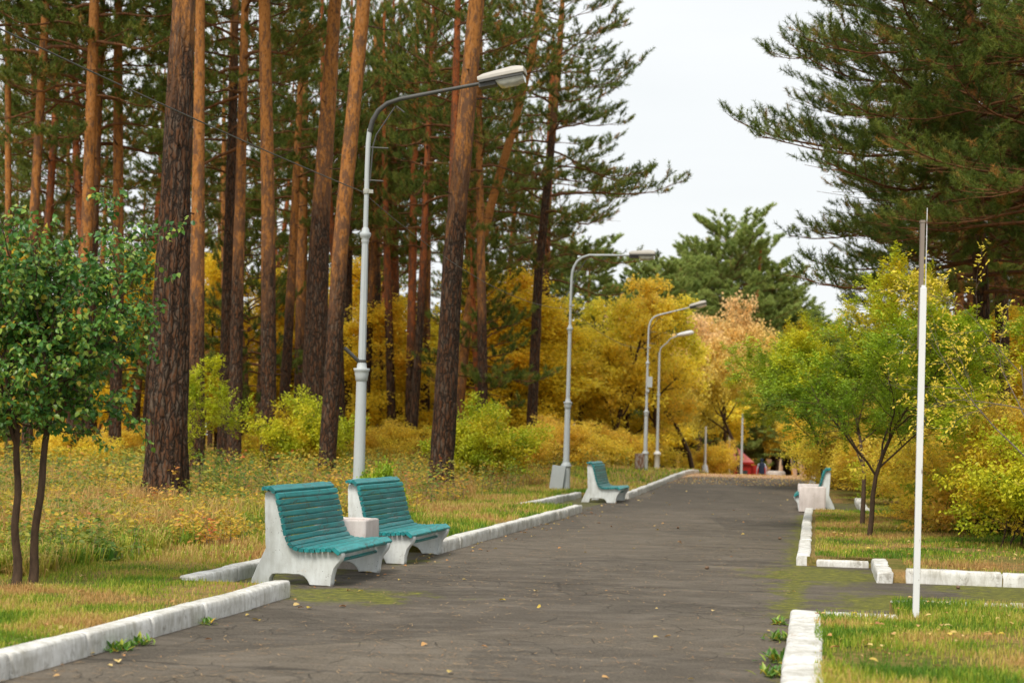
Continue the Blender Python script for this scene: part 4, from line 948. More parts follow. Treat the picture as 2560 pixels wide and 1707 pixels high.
def herbs(name, n, D0, D1, side, tmin, hmax, seed, label, leafn=16, ls=.05, shift=0.0):
    rg = np.random.default_rng(seed); x, y, s, t = scatter(rg, n, D0, D1, side, tmin); ok = on_grass(s, t)&(fbm(x*.7, y*.7, seed) > .41); x, y, s, t = x[ok], y[ok], s[ok], t[ok]; n = len(x)
    z = gz(s, t); h = hmax*rg.uniform(.3, 1.1, n); mb = MB()
    lx, ly = rg.normal(0, .15, n), rg.normal(0, .15, n)
    b0 = np.stack([x, y, z-.02], -1); b1 = np.stack([x+lx*h, y+ly*h, z+h], -1)
    w = .004; v = np.stack([b0+[-w, 0, 0], b0+[w, 0, 0], b1], 1); mb.add(v.reshape(-1, 3), np.arange(n*3).reshape(-1, 3), 1, .4)
    I = np.repeat(np.arange(n), leafn); k = len(I); f = rg.uniform(.25, 1, (k, 1)); p = b0[I]+(b1-b0)[I]*f+rg.normal(0, .05, (k, 3))*np.array([1, 1, .4])
    az = rg.uniform(0, 6.28, k); d = np.stack([np.cos(az), np.sin(az), rg.uniform(-.5, .5, k)], -1); hue = np.clip(fbm(x*.9, y*.9, seed+3)*1.5-.36+rg.normal(0, .12, n)+shift, 0, 1)[I]
    sc_ = ls*rg.uniform(.6, 1.4, k)
    leaves(mb, p, d, unit(rg.normal(0, .4, (k, 3))+np.array([0, -.2, .8])), sc_, sc_*.55, np.clip(hue+rg.normal(0, .07, k), 0, 1))
    tag(mb.obj(name, [MAT['herb'], MAT['greytwig']]), label, 'undergrowth', kind='stuff')
herbs('undergrowth', 2300, 15.5, 30, -1, 4.4, .38, 15, 'yellow and orange leafy undergrowth around the thickest pine', ls=.06)
herbs('undergrowth', 7000, 26, 80, -1, 4.8, .8, 16, 'autumn-coloured undergrowth at the feet of the forest pines', ls=.075, shift=-.05)
herbs('undergrowth', 4200, 19, 44, 1, 6.6, .5, 17, 'golden undergrowth covering the right bank', ls=.06, leafn=22)
def litter():
    rg = np.random.default_rng(12); mb = MB(); P_ = []
    for side, n, D0, D1 in ((-1, 1500, 9, 40), (1, 900, 8.5, 36)):
        x, y, s, t = scatter(rg, n*2, D0, D1, side, TE); ok = on_grass(s, t)&(rg.uniform(0, 1, n*2) < np.clip((fbm(x*.9, y*.9, 55)-.42)*6, .05, 1)); x, y, s, t = x[ok], y[ok], s[ok], t[ok]
        P_.append(np.stack([x, y, gz(s, t)+rg.uniform(.0, .05, len(x))], -1))
    # on the asphalt: sparse over the middle, dense at the far end and against the kerbs
    n = 230; s = 9+rg.uniform(0, 1, n)**1.2*40; t = rg.uniform(-TE, TE, n); m = rg.uniform(0, 1, n) < .7; t = np.where(m, -TE+rg.exponential(.22, n), t); t = np.clip(t, -TE+.02, TE-.02)
    s2 = rg.uniform(50, 66, 2600); t2 = rg.uniform(-TE, TE, 2600); s = np.concatenate([s, s2]); t = np.concatenate([t, t2])
    P_.append(np.array([tuple(W(a, b, float(asph_z(np.array(a), np.array(b)))+.012)) for a, b in zip(s, t)]))
    p = np.concatenate(P_); k = len(p); az = rg.uniform(0, 6.28, k); d = np.stack([np.cos(az), np.sin(az), rg.uniform(-.15, .25, k)], -1); sc_ = .05*rg.uniform(.6, 1.4, k)
    leaves(mb, p, d, unit(rg.normal(0, .25, (k, 3))+np.array([0, 0, 1.])), sc_, sc_*.65, rg.uniform(0, 1, k)**1.1, 0, True, .2)
    tag(mb.obj('fallen_leaves', MAT['litter']), 'pale yellow and brown leaves fallen on verge and path', 'leaves', kind='stuff')
    # needles on the asphalt and kerb tops
    n = 9000; s = 8.5+rg.uniform(0, 1, n)**1.3*28; t = rg.uniform(-TE-.15, TE+.1, n); cl = fbm(s*1.2, t*1.2, 77); ok = rg.uniform(0, 1, n) < np.clip((cl-.35)*3, .1, 1); s, t = s[ok], t[ok]; k = len(s)
    x = XO+(s*SL+t)/NN; y = (s-SL*t)/NN; z = np.where(np.abs(t) > TE, .165, .010)+asph_z(s, t); az = rg.uniform(0, 6.28, k); d = np.stack([np.cos(az), np.sin(az), 0*az], -1)*(.03*rg.uniform(.6, 1.3, k))[:, None]
    sd_ = np.stack([-np.sin(az), np.cos(az), 0*az], -1)*.0022; b = np.stack([x, y, z], -1)
    mb = MB(); mb.add(np.stack([b-d-sd_, b-d+sd_, b+d+sd_+[0, 0, .004], b+d-sd_+[0, 0, .004]], 1).reshape(-1, 3), np.arange(k*4).reshape(-1, 4), 0, rg.uniform(0, 1, k))
    tag(mb.obj('fallen_needles', MAT['fir_litter']), 'brown pine needles scattered over the asphalt', 'needles', kind='stuff')
litter()
# weeds in the gutter: broad leaved rosettes
def weed(x, y, z, n, ln, seed, label, col='green', upn=.5):
    rg = np.random.default_rng(seed); mb = MB(); n = int(n*2.2); az = rg.uniform(0, 6.28, n); el = rg.uniform(.0, 1.3, n)*upn
    d = np.stack([np.cos(az)*np.cos(el), np.sin(az)*np.cos(el), np.sin(el)], -1); p = d*rg.uniform(0, .02, (n, 1))+rg.normal(0, ln*.55, (n, 3))*[.7, 1, 0]+[0, 0, .0]
    nn = unit(np.cross(d, np.cross([0, 0, 1.], d))); s_ = ln*rg.uniform(.3, 1.0, n); leaves(mb, p, d, nn, s_, s_*rg.uniform(.18, .5, n), rg.uniform(.3, 1, n), 0, True, .15)
    o = mb.obj('weed', MAT[col]); o.location = (x, y, z); tag(o, label, 'weed', 'broad-leaved weeds in the grass and gutter'); return o
for i, (fx, fy, n, ln, lb) in enumerate([(1950, 1560, 26, .08, 'leafy weed in the right gutter by the kerb corner'), (1940, 1600, 30, .09, 'second leafy weed along the right gutter, farther from the corner'), (1950, 1655, 34, .11, 'biggest leafy weed at the bottom of the right gutter'), (1935, 1690, 30, .10, 'leafy weed at the very bottom of the photo by the right kerb'),
                                        (250, 1405, 36, .2, 'dark green broad-leaved rosette in the left grass'), (300, 1625, 30, .09, 'low grassy weed against the left kerb'), (520, 1560, 20, .07, 'small weed at the foot of the left kerb near the bench'), (350, 1612, 26, .08, 'flat weed beside the low grassy one at the left kerb')]):
    q = G(fx, fy, 0.0 if fy > 1500 else .13); weed(q.x, q.y, (.005 if fy > 1500 else ground_z(q.x, q.y)), n, ln, 90+i, lb, 'green', 1.0)
for i, (fx, fy, lb) in enumerate([(1695*1, 1318, 'small dark pine cone lying on the path'), (1950, 1345, 'small dark pine cone near the right kerb'), (1768, 1418, 'dark pine cone in the middle of the path'), (2395, 1467, 'pine cone on the mossy side path')]):
    q = G(fx, fy, 0.02); mb = MB(); lathe(mb, [(.001, -.03), (.014, -.024), (.021, -.008), (.019, .008), (.012, .02), (.001, .03)], 10); o = mb.obj('pine_cone', MAT['wood_wet']); o.location = q; o.rotation_euler = (1.5, 0, i); tag(o, lb, 'pine cone', 'pine cones on the asphalt')
print('ground cover', round(time.time()-T0, 1))

# ------------------------------------------------------------------ benches (local: x toward the back, y along slats, z up)
PANEL = [(0, 0), (.21, .003), (.235, .05), (.27, .082), (.32, .10), (.45, .103), (.58, .10), (.605, .06), (.615, .0), (.80, .0), (.79, .05), (.655, .345), (.66, .39), (.678, .82), (.67, .865), (.64, .89), (.60, .892), (.57, .885),
         (.535, .80), (.50, .68), (.455, .50), (.425, .42), (.385, .37), (.33, .345), (.20, .34), (.02, .335), (-.085, .34), (-.108, .30), (-.09, .25), (-.03, .17), (-.008, .08)]
SLATS = [(.655, .935, 8, .062), (.585, .925, 40, .075), (.532, .865, 68, .056), (.518, .805, 74, .0545), (.503, .748, 75, .0545), (.487, .690, 75, .0545), (.472, .633, 75, .0545), (.457, .576, 75, .0545), (.441, .519, 74, .0545),
         (.421, .462, 68, .053), (.388, .408, 50, .055), (.338, .375, 20, .052), (.282, .362, 4, .046), (.228, .360, 0, .046), (.174, .361, -1, .046), (.120, .365, -3, .046), (.064, .370, -4, .046), (.006, .372, 2, .048), (-.062, .362, 38, .085)]
def bench():
    e = empty('park_bench', (0, 0, 0), 'x', 'bench', 'teal slatted benches with white concrete sides')
    for side, y0 in (('near', .06), ('far', 1.72)):
        mb = MB(); P0 = []
        # resample the outline so it reads as a smooth casting
        pl = PANEL+[PANEL[0]]; pp = []
        for (a, b) in zip(pl[:-1], pl[1:]):
            L = math.dist(a, b); k = max(1, int(L/.04))
            for i in range(k): pp.append((a[0]+(b[0]-a[0])*i/k, a[1]+(b[1]-a[1])*i/k))
        pp = np.array(pp); n = len(pp)
        rg = np.random.default_rng(3 if side == 'near' else 4); pp = pp+rg.normal(0, .0012, pp.shape)
        cen = pp.mean(0); th = .115
        import mathutils
        tri = mathutils.geometry.tessellate_polygon([[Vector((p[0], p[1], 0)) for p in pp]])
        inset = []
        nrm = np.roll(pp, -1, 0)-np.roll(pp, 1, 0); nrm = unit(np.stack([-nrm[:, 1], nrm[:, 0]], -1)); 
        area = np.sum(pp[:, 0]*np.roll(pp[:, 1], -1)-np.roll(pp[:, 0], -1)*pp[:, 1]); nrm *= (1 if area > 0 else -1)
        inn = pp+nrm*.009
        rings = [(inn, 0), (pp, .009), (pp, th-.009), (inn, th)]
        V = np.concatenate([np.stack([r[:, 0], np.full(n, y0+yy), r[:, 1]], -1) for r, yy in rings])
        i = np.arange(3)[:, None]*n; j = np.arange(n)[None]; k = (j+1) % n
        mb.add(V, np.stack([i+j, i+k, i+n+k, i+n+j], -1).reshape(-1, 4), 0, .5, True)
        mb.add(V[:n], np.array(tri)); mb.add(V[3*n:], np.array(tri)[:, ::-1])
        o = mb.obj('side_panel', MAT['bench_white'], e)
    rg = np.random.default_rng(8)
    seat, back = MB(), MB()
    for q, (x, z, an, w) in enumerate(SLATS):
        h = .038; a = R(an); c, s_ = math.cos(a), math.sin(a); cf = .009
        # cross section: worn rectangle with chamfered face edges; an = tilt of its width axis; face normal points up/front
        sec = [(-w/2, -h/2+.004), (-w/2+.004, -h/2), (w/2-.004, -h/2), (w/2, -h/2+.004), (w/2, h/2-cf), (w/2-cf*.7, h/2-.002), (w/2-cf*1.3, h/2), (-w/2+cf*1.3, h/2), (-w/2+cf*.7, h/2-.002), (-w/2, h/2-cf)]
        L = 1.9; m = 14; V = []; ph = rg.uniform(0, 6); am = rg.uniform(.0005, .0025); y00 = rg.uniform(-.012, .012); tw = rg.normal(0, .02)
        for i in range(m+1):
            y = y00+L*i/m; dz = am*math.sin(ph+i*.6); ta = a+tw*(i/m-.5)
            for (u, v) in sec: V.append((x+u*math.cos(ta)-v*math.sin(ta), y, z-.02+u*math.sin(ta)+v*math.cos(ta)+dz))
        V = np.array(V); ns = len(sec); i = np.arange(m)[:, None]*ns; j = np.arange(ns)[None]; k = (j+1) % ns
        mb = back if z > .40 else seat; rr = rg.uniform(0, 1)
        mb.add(V, np.stack([i+j, i+k, i+ns+k, i+ns+j], -1).reshape(-1, 4), 0, rr, False)
        for r0 in (0, m*ns): mb.add(V[r0:r0+ns], [list(range(ns))], 0, max(0, rr-.4))
    back.obj('backrest', MAT['teal'], e); seat.obj('seat', MAT['teal'], e)
    mb = MB(); v, f = tube([(.03, .16, .225), (.03, .95, .222), (.03, 1.74, .225)], .017, 10); mb.add(v, f, 0, .5, True); mb.obj('stretcher', MAT['teal'], e)
    return e
B0 = bench()
def place_bench(e, s, t, face, label, z=None, tilt=0):
    w = W(s, t); d = Vector((SL, 1, 0)).normalized(); ang = math.atan2(-SL, 1)   # local y -> along the path
    # local +x must point away from the path (to the back)
    if face > 0:   # right side: back is +t, y reversed is fine
        e.rotation_euler = (0, tilt, math.atan2(-SL, 1)); e.location = w
    else:          # left side: back is -t, rotate by 180 and start from the far end
        e.rotation_euler = (0, tilt, math.atan2(-SL, 1)+PI); e.location = W(s+1.84, t)
    e.location.z = float(asph_z(np.array(s), np.array(t))) if z is None else z
    e['label'] = label
place_bench(B0, 15.03, -2.10, -1, 'nearest teal bench with white concrete sides, left front')
B1 = copy_tree(B0); place_bench(B1, 17.86, -2.12, -1, 'second teal bench, right behind the nearest one past the concrete bin')
B2 = copy_tree(B0); place_bench(B2, 37.0, -2.1, -1, 'teal bench farther up the left side beside the second lamp', z=.0)
B3 = copy_tree(B0); place_bench(B3, 35.95, 2.04, 1, 'bench on the right side of the path seen from its end between two bins')
# the loosened top slat of the second bench
mb = MB(); box(mb, (.655, .0, .0), (.062, 1.8, .034)); 

def cbin(s, t, label, w=.56, h=.53, rz=0, z=0):
    e = empty('concrete_bin', W(s, t, z), label, 'litter bin', 'square concrete bins beside the benches', math.atan2(-SL, 1)+rz)
    mb = MB(); rg = np.random.default_rng(int(s*10)); th = .055; o_, i_ = w/2, w/2-th
    ring = lambda r, zz, j=0.0: [(-r+rg.normal(0, j), -r+rg.normal(0, j), zz), (r, -r, zz+rg.normal(0, j)), (r, r, zz), (-r, r, zz+rg.normal(0, j))]
    def dense(r, zz, nn=10, j=.0):
        c = [(-r, -r), (r, -r), (r, r), (-r, r)]; out = []
        for a, b in zip(c, c[1:]+c[:1]):
            for k in range(nn):
                u = k/nn; out.append((a[0]+(b[0]-a[0])*u+rg.normal(0, j), a[1]+(b[1]-a[1])*u+rg.normal(0, j), zz+rg.normal(0, j)))
        return out
    rings = [dense(o_, 0), dense(o_, h*.5, 10, .0015), dense(o_, h-.02, 10, .002), dense(o_-.008, h, 10, .004), dense(i_+.008, h, 10, .004), dense(i_, h-.02, 10, .002), dense(i_, h-.12)]
    n = 40; V = np.array([p for r in rings for p in r]); i = np.arange(len(rings)-1)[:, None]*n; j = np.arange(n)[None]; k = (j+1) % n
    mb.add(V, np.stack([i+j, i+k, i+n+k, i+n+j], -1).reshape(-1, 4), 0, .5, True); mb.obj('bin_wall', MAT['bin'], e)
    mb = MB(); g = np.linspace(-i_+.004, i_-.004, 9); V = np.array([(x, y, h-.10+.02*math.sin(x*20+y*11)) for y in g for x in g]); f = [[r*9+c, r*9+c+1, r*9+c+10, r*9+c+9] for r in range(8) for c in range(8)]
    mb.add(V, f, 0, .5, True); mb.obj('bin_filling', MAT['soil'], e); return e
cbin(17.30, -2.62, 'square concrete bin standing between the two nearest benches')
cbin(35.45, 2.34, 'pinkish square concrete bin at the near end of the right bench', z=.02)
cbin(38.4, 2.3, 'white square concrete bin at the far end of the right bench', w=.6)

# ------------------------------------------------------------------ lamp posts
def lamp(loc, label, armang, rise=.25, arm=1.64, lean=0.0, h=1.0, kind='cobra', extras=(), name='lamp_post', dark_arm=True, pins=True):
    e = empty(name, loc, label, 'street lamp', 'street lamps along the left of the path'); e.rotation_euler = (0, lean, 0)
    e.scale = (h, h, h)
    mb = MB(); lathe(mb, [(.118, 0), (.112, .70)], 20); lathe(mb, [(.112, .70), (.14, .715), (.14, .74), (.105, .80), (.085, .83)], 20); mb.obj('base', MAT['lamp'], e)
    mb = MB(); lathe(mb, [(.083, .8), (.072, 2.22)], 20); mb.obj('lower_pole', MAT['lamp'], e)
    mb = MB(); lathe(mb, [(.07, 2.20), (.085, 2.21), (.088, 2.26), (.098, 2.30), (.098, 2.33), (.112, 2.345), (.115, 2.38), (.07, 2.385), (.066, 2.44), (.06, 2.46)], 24); mb.obj('collar', MAT['lamp'], e)
    mb = MB(); lathe(mb, [(.055, 2.42), (.05, 3.5), (.045, 4.2)], 8, smooth=False); mb.obj('middle_pole', MAT['lamp'], e)
    mb = MB(); lathe(mb, [(.045, 4.13), (.05, 4.15), (.058, 4.17), (.05, 4.20), (.068, 4.22), (.08, 4.25), (.08, 4.28), (.055, 4.30), (.05, 4.34), (.035, 4.36)], 24); mb.obj('collar', MAT['lamp'], e)
    mb = MB(); v, f = tube([(0, 0, 4.3), (0, 0, 5.2), (.005, 0, 5.55), (.02, 0, 5.74)], .034, 12); mb.add(v, f, 0, .5, True); mb.obj('upper_pole', MAT['lamp'], e)
    pts = [(.02, 0, 5.70), (.06, 0, 5.86), (.14, 0, 6.0), (.27, 0, 6.10), (.45, 0, 6.16)]
    for k in range(1, 7): pts.append((.45+(arm-.45)*k/6, 0, 6.16+rise*k/6*(1-.0)))
    ca, sa = math.cos(armang), math.sin(armang); rot = lambda p: (p[0]*ca, p[0]*sa, p[2])
    mb = MB(); v, f = tube([rot(p) for p in pts], np.linspace(.036, .024, len(pts)), 12); mb.add(v, f, 0, .5, True); mb.obj('arm', MAT['lamp_dark' if dark_arm else 'lamp'], e)
    # luminaire
    up = math.atan2(rise, arm-.45); end = pts[-1]
    hd = bpy.data.objects.new('lamp_head', None)
    mb = MB(); Lh = .64; xs = np.linspace(-.02, Lh, 9); secs = []
    for q, x in enumerate(xs):
        u = q/8; hh = .085+.035*u if u < .85 else .105-.0*u; hw = .10+.03*math.sin(u*PI*.6); zt = hh*.9*(1 if 0 < q < 8 else .82)
        secs.append([(x, -hw, .015), (x, -hw*1.0, .05), (x, -hw*.82, zt), (x, hw*.82, zt), (x, hw, .05), (x, hw, .015)])
    V = np.array([p for s_ in secs for p in s_]); n = 6; i = np.arange(8)[:, None]*n; j = np.arange(n)[None]; k = (j+1) % n
    mb.add(V, np.stack([i+j, i+k, i+n+k, i+n+j], -1).reshape(-1, 4)); mb.add(V[:6], [list(range(6))]); mb.add(V[-6:], [list(range(6))])
    M = Matrix.Translation(Vector(rot(end)))@Matrix.Rotation(armang, 4, 'Z')@Matrix.Rotation(-up, 4, 'Y')
    hd = mb.obj('lamp_head', MAT['lamp_shell'], e); hd.matrix_local = M@Matrix.Diagonal((1.0, 1.1, 1.3, 1)); bevel(hd, .008)
    mb = MB(); box(mb, (Lh/2-.01, 0, .002), (Lh*.97, .235, .024), 0); box(mb, (.10, 0, -.03), (.24, .15, .045), 0); mb.obj('rim', MAT['lamp_dark'], hd)
    mb = MB(); V = []
    for q, x in enumerate(np.linspace(.23, Lh-.02, 8)):
        u = q/7; dp = .085*(math.sin(min(1, u*6+.25)*PI/2))*(1 if u < .85 else .8)
        for an in np.linspace(0, PI, 9): V.append((x, math.cos(an)*.095, -.012-dp*math.sin(an)**.6))
    V = np.array(V); i = np.arange(7)[:, None]*9; j = np.arange(8)[None]; mb.add(V, np.stack([i+j, i+j+1, i+10+j, i+9+j], -1).reshape(-1, 4), 0, .5, True); mb.add(V[:9], [list(range(9))]); mb.add(V[-9:], [list(range(9))])
    mb.obj('lens', MAT['lens'], hd)
    if pins:
        mb = MB()
        for zz, ln in ((5.48, .30), (5.02, .24)):
            v, f = tube([rot((-.05, 0, zz+.01)), rot((ln, 0, zz-.01))], .011, 6); mb.add(v, f)
        v, f = tube([rot((.045, 0, 5.0)), rot((.075, 0, 5.5)), rot((.12, 0, 5.66)), rot((.38, 0, 6.05))], .011, 6); mb.add(v, f)
        v, f = tube([rot((.40, 0, 6.06)), rot((.52, 0, 5.97))], .010, 6); mb.add(v, f)
        mb.obj('cable_bracket', MAT['lamp_dark'], e)
    mb = MB(); lathe(mb, [(.045, 4.83), (.048, 4.84), (.048, 4.89), (.045, 4.9)], 12); box(mb, (.06*ca, .06*sa, 4.865), (.07, .04, .05)); mb.obj('cable_clamp', MAT['lens'], e)
    if 'stub' in extras:
        mb = MB(); v, f = tube([(-.01, 0, 2.44), (-.09, -.05, 2.52), (-.24, -.1, 2.66)], .026, 10); mb.add(v, f); lathe(mb, [(.062, 2.40), (.062, 2.5)], 12); mb.obj('pipe_stub', MAT['lamp_dark'], e)
    return e
ARM = -math.atan(SL)
l1 = G(893, 1343, 0); l1 = Vector((P(893, 1343, 22.5).x, 22.5, 0.0)); l1.z = ground_z(l1.x, l1.y)-.12
lamp(l1, 'tallest-looking grey lamp post, behind the second bench', ARM, .20, 1.60, R(.25), extras=('stub',))
l2 = P(1413, 1237, 41.2); l2.z = ground_z(l2.x, l2.y)-.1
L2 = lamp(l2, 'second lamp post along the left, with a grey cabinet at its foot', ARM, .0, 1.5, R(.35), dark_arm=False)
mb = MB(); box(mb, (-.20, -.12, .42), (.30, .22, .62), 0, Matrix.Rotation(R(7), 3, 'Y')); box(mb, (-.36, -.12, .42), (.06, .20, .66), 0, Matrix.Rotation(R(7), 3, 'Y')); box(mb, (-.20, -.12, .06), (.05, .05, .16)); cab = mb.obj('cabinet', MAT['lamp'], L2); bevel(cab, .008)
l3 = P(1612, 1182, 60.0); l3.z = ground_z(l3.x, l3.y)-.08
L3 = lamp(l3, 'third lamp post, with rusty boxes at its foot and a small box halfway up', ARM, .30, 1.6, R(.2), dark_arm=False, h=.96)
mb = MB(); box(mb, (-.22, -.08, .40), (.36, .30, .66)); bevel(mb.obj('cabinet', MAT['rusty'], L3), .01)
mb = MB(); box(mb, (.09, -.08, 3.52), (.2, .16, .42)); box(mb, (.02, -.1, 3.18), (.12, .1, .10)); bevel(mb.obj('junction_box', MAT['lamp'], L3), .01)
l4 = P(1642, 1174, 73.0); l4.z = ground_z(l4.x, l4.y)-.05
def slim_lamp(loc, label, h, arm, rise, name='lamp_post', head=True):
    e = empty(name, loc, label, 'street lamp'); mb = MB(); lathe(mb, [(.13, 0), (.12, .9), (.17, .93), (.17, 1.0), (.08, 1.1)], 16); mb.obj('base', MAT['white_metal'], e)
    mb = MB(); lathe(mb, [(.075, 1.05), (.06, 2.6), (.05, h-.5)], 12); lathe(mb, [(.08, 3.6), (.08, 3.72)], 12); mb.obj('pole', MAT['lamp'], e)
    if head:
        mb = MB(); v, f = tube([(0, 0, h-.55), (.06, 0, h-.3), (.35, -.05, h-.05), (arm*.6, -.1, h+rise*.5), (arm, -.2, h+rise)], .03, 8); mb.add(v, f, 0, .5, True); mb.obj('arm', MAT['lamp'], e)
        mb = MB(); v, f = tube([(arm-.05, -.2, h+rise), (arm+.1, -.21, h+rise+.04), (arm+.45, -.25, h+rise+.14), (arm+.65, -.27, h+rise+.19), (arm+.72, -.28, h+rise+.2)], [.05, .12, .15, .13, .04], 10); v[:, 2] = h+rise+.1+(v[:, 2]-h-rise-.1)*.75; mb.add(v, f, 0, .5, True); mb.obj('lamp_head', MAT['white_metal'], e)
    return e
slim_lamp(l4, 'slim lamp with a white oval head right behind the third lamp', 6.1, .8, .25)
# white masts near the far end
for i, (fx, fb, D, h, r, lb) in enumerate([(1762, 1180, 84, 3.0, .07, 'white mast on a stepped plinth near the far end of the path'), (1821, 1183, 96, 3.2, .09, 'pale pole half hidden by leaves in front of the red kiosk'), (1853, 1188, 88, 4.0, .07, 'thin grey pole in front of the red kiosk roof')]):
    q = P(fx, fb, D); q.z = ground_z(q.x, q.y)-.1; e = empty('mast', q, lb, 'pole', 'pale poles near the far end of the path'); hh = h
    mb = MB(); lathe(mb, [(r*1.3, .0), (r, 1.0), (r*.75, hh)], 12); mb.obj('pole', MAT['white_metal' if i < 2 else 'lamp'], e)
    mb = MB()
    if i == 0:
        box(mb, (0, 0, .18), (.62, .62, .36)); lathe(mb, [(.2, .36), (.19, .6), (.13, .95), (.08, 1.0)], 14)
    else: lathe(mb, [(r*2, 0), (r*2, .3), (r*1.3, .4)], 12)
    mb.obj('plinth', MAT['white_metal'], e)

# overhead cable
def cable(p, q, sag, label, r=.007):
    n = 40; pts = [tuple(p.lerp(q, i/n)-Vector((0, 0, sag*4*(i/n)*(1-i/n)))) for i in range(n+1)]
    mb = MB(); v, f = tube(pts, r, 6); mb.add(v, f, 0, .5, True); tag(mb.obj('overhead_cable', MAT['lamp_dark']), label, 'cable', 'cables strung between the lamps')
a1 = P(906, 480, 22.5); a2 = P(1429, 772, 41.2); a3 = P(1618, 870, 60); a0 = P(0, 40, 12.3); a0 = a1+(a0-a1)*1.9; 
cable(a0, a1, .10, 'dark cable from the upper left corner to the tallest-looking lamp'); cable(a1, a2, .42, 'dark cable sagging from the first to the second lamp', .006); cable(a2, a3, .3, 'thin cable running on from the second lamp')

# ------------------------------------------------------------------ white metal post, right
def post():
    D = 14.6; b = P(2289, 1545, D); D = 12.62; b = P(2289, 1545, D); tp = P(2313, 520, D)
    s, t = ST(b.x, b.y); b.z = ground_z(b.x, b.y)-.03
    e = empty('sign_post', b, 'tall chipped white angle-iron post on the near right verge', 'post'); ax = tp-b; e.rotation_euler = ax.to_track_quat('Z', 'Y').to_euler()
    e.rotation_euler.rotate_axis('Z', R(0)); L = ax.length
    z = .0; H1 = (P(2305, 713, D)-b).length; H2 = (P(2310, 557, D)-b).length
    mb = MB(); box(mb, (.022, .0, H1/2), (.052, .028, H1)); box(mb, (-.018, .004, H1/2+.0), (.024, .05, H1-.04)); bevel(mb.obj('lower_profile', MAT['white_metal'], e), .004)
    mb = MB(); box(mb, (.026, .012, (H2+H1-.5)/2), (.036, .03, H2-H1+.5)); box(mb, (.026, .012, H2+.012), (.042, .036, .02)); mb.obj('upper_profile', MAT['rusty2'], e)
    mb = MB(); n = 16; V = []
    for i in range(n+1):
        u = i/n; zz = H1-1.2+(L-H1+1.2)*u; w = .030*(1-.75*u); V += [(-.03+.018*u, -.016, zz), (-.03+.018*u+w, -.016, zz), (-.03+.018*u+w, -.012, zz), (-.03+.018*u, -.012, zz)]
    V = np.array(V); i = np.arange(n)[:, None]*4; j = np.arange(4)[None]; k = (j+1) % 4; mb.add(V, np.stack([i+j, i+k, i+4+k, i+4+j], -1).reshape(-1, 4)); mb.add(V[-4:], [[0, 1, 2, 3]]); mb.obj('tapering_blade', MAT['white_metal'], e)
    mb = MB()
    for zz in (H1-.06, .45): 
        v, f = tube([(.022, -.013, zz), (.022, -.019, zz)], .007, 10); capped(mb, v, f, 10)
    mb.obj('bolt', MAT['rusty'], e)
MAT['rusty2'] = metal_paint('brownish_grey_paint', (.20, .16, .13), (.26, .22, .18), .7)
post()

# ------------------------------------------------------------------ kiosk, person, building, shelter
def kiosk():
    D = 128; q = P(1836, 1180, D); q.z = ground_z(q.x, q.y)-.1; e = empty('kiosk', q, 'red kiosk with a pinkish-red hipped roof at the far end', 'kiosk')
    w, h = 2.3, 2.45
    mb = MB(); box(mb, (0, 0, h/2), (w, w, h)); mb.obj('wall', MAT['red'], e)
    mb = MB(); W2 = 1.35; R2 = 1.3
    V = np.array([(-W2, -W2, h), (W2, -W2, h), (W2, W2, h), (-W2, W2, h), (0, 0, h+R2), (-W2, -W2, h-.16), (W2, -W2, h-.16), (W2, W2, h-.16), (-W2, W2, h-.16)])
    mb.add(V, [[0, 1, 4], [1, 2, 4], [2, 3, 4], [3, 0, 4]]); mb.obj('roof', MAT['red_roof'], e)
    mb = MB(); mb.add(V, [[5, 6, 1, 0], [6, 7, 2, 1], [7, 8, 3, 2], [8, 5, 0, 3], [5, 8, 7, 6]]); mb.obj('fascia', MAT['red'], e)
    for x in (-.55, .55):
        mb = MB(); box(mb, (x, -w/2-.01, 1.45), (.8, .04, .8)); wn = mb.obj('window', MAT['red'], e); mb = MB(); box(mb, (x, -w/2-.035, 1.45), (.66, .02, .66)); mb.obj('pane', MAT['pane'], wn)
    mb = MB(); box(mb, (1.9, -.3, 1.1), (1.3, .1, 2.2)); o = mb.obj('fence_panel', MAT['red'], e)
    q = P(1797, 1180, 140); q.z = ground_z(q.x, q.y)
    e = empty('kiosk', q, 'smaller red structure left of the red kiosk, mostly behind leaves', 'kiosk'); mb = MB(); box(mb, (0, 0, 1.9), (2.2, 1.6, 3.8)); mb.obj('wall', MAT['red'], e); mb = MB(); box(mb, (0, 0, 3.86), (2.6, 2.0, .12)); mb.obj('roof', MAT['red_roof'], e)
kiosk()
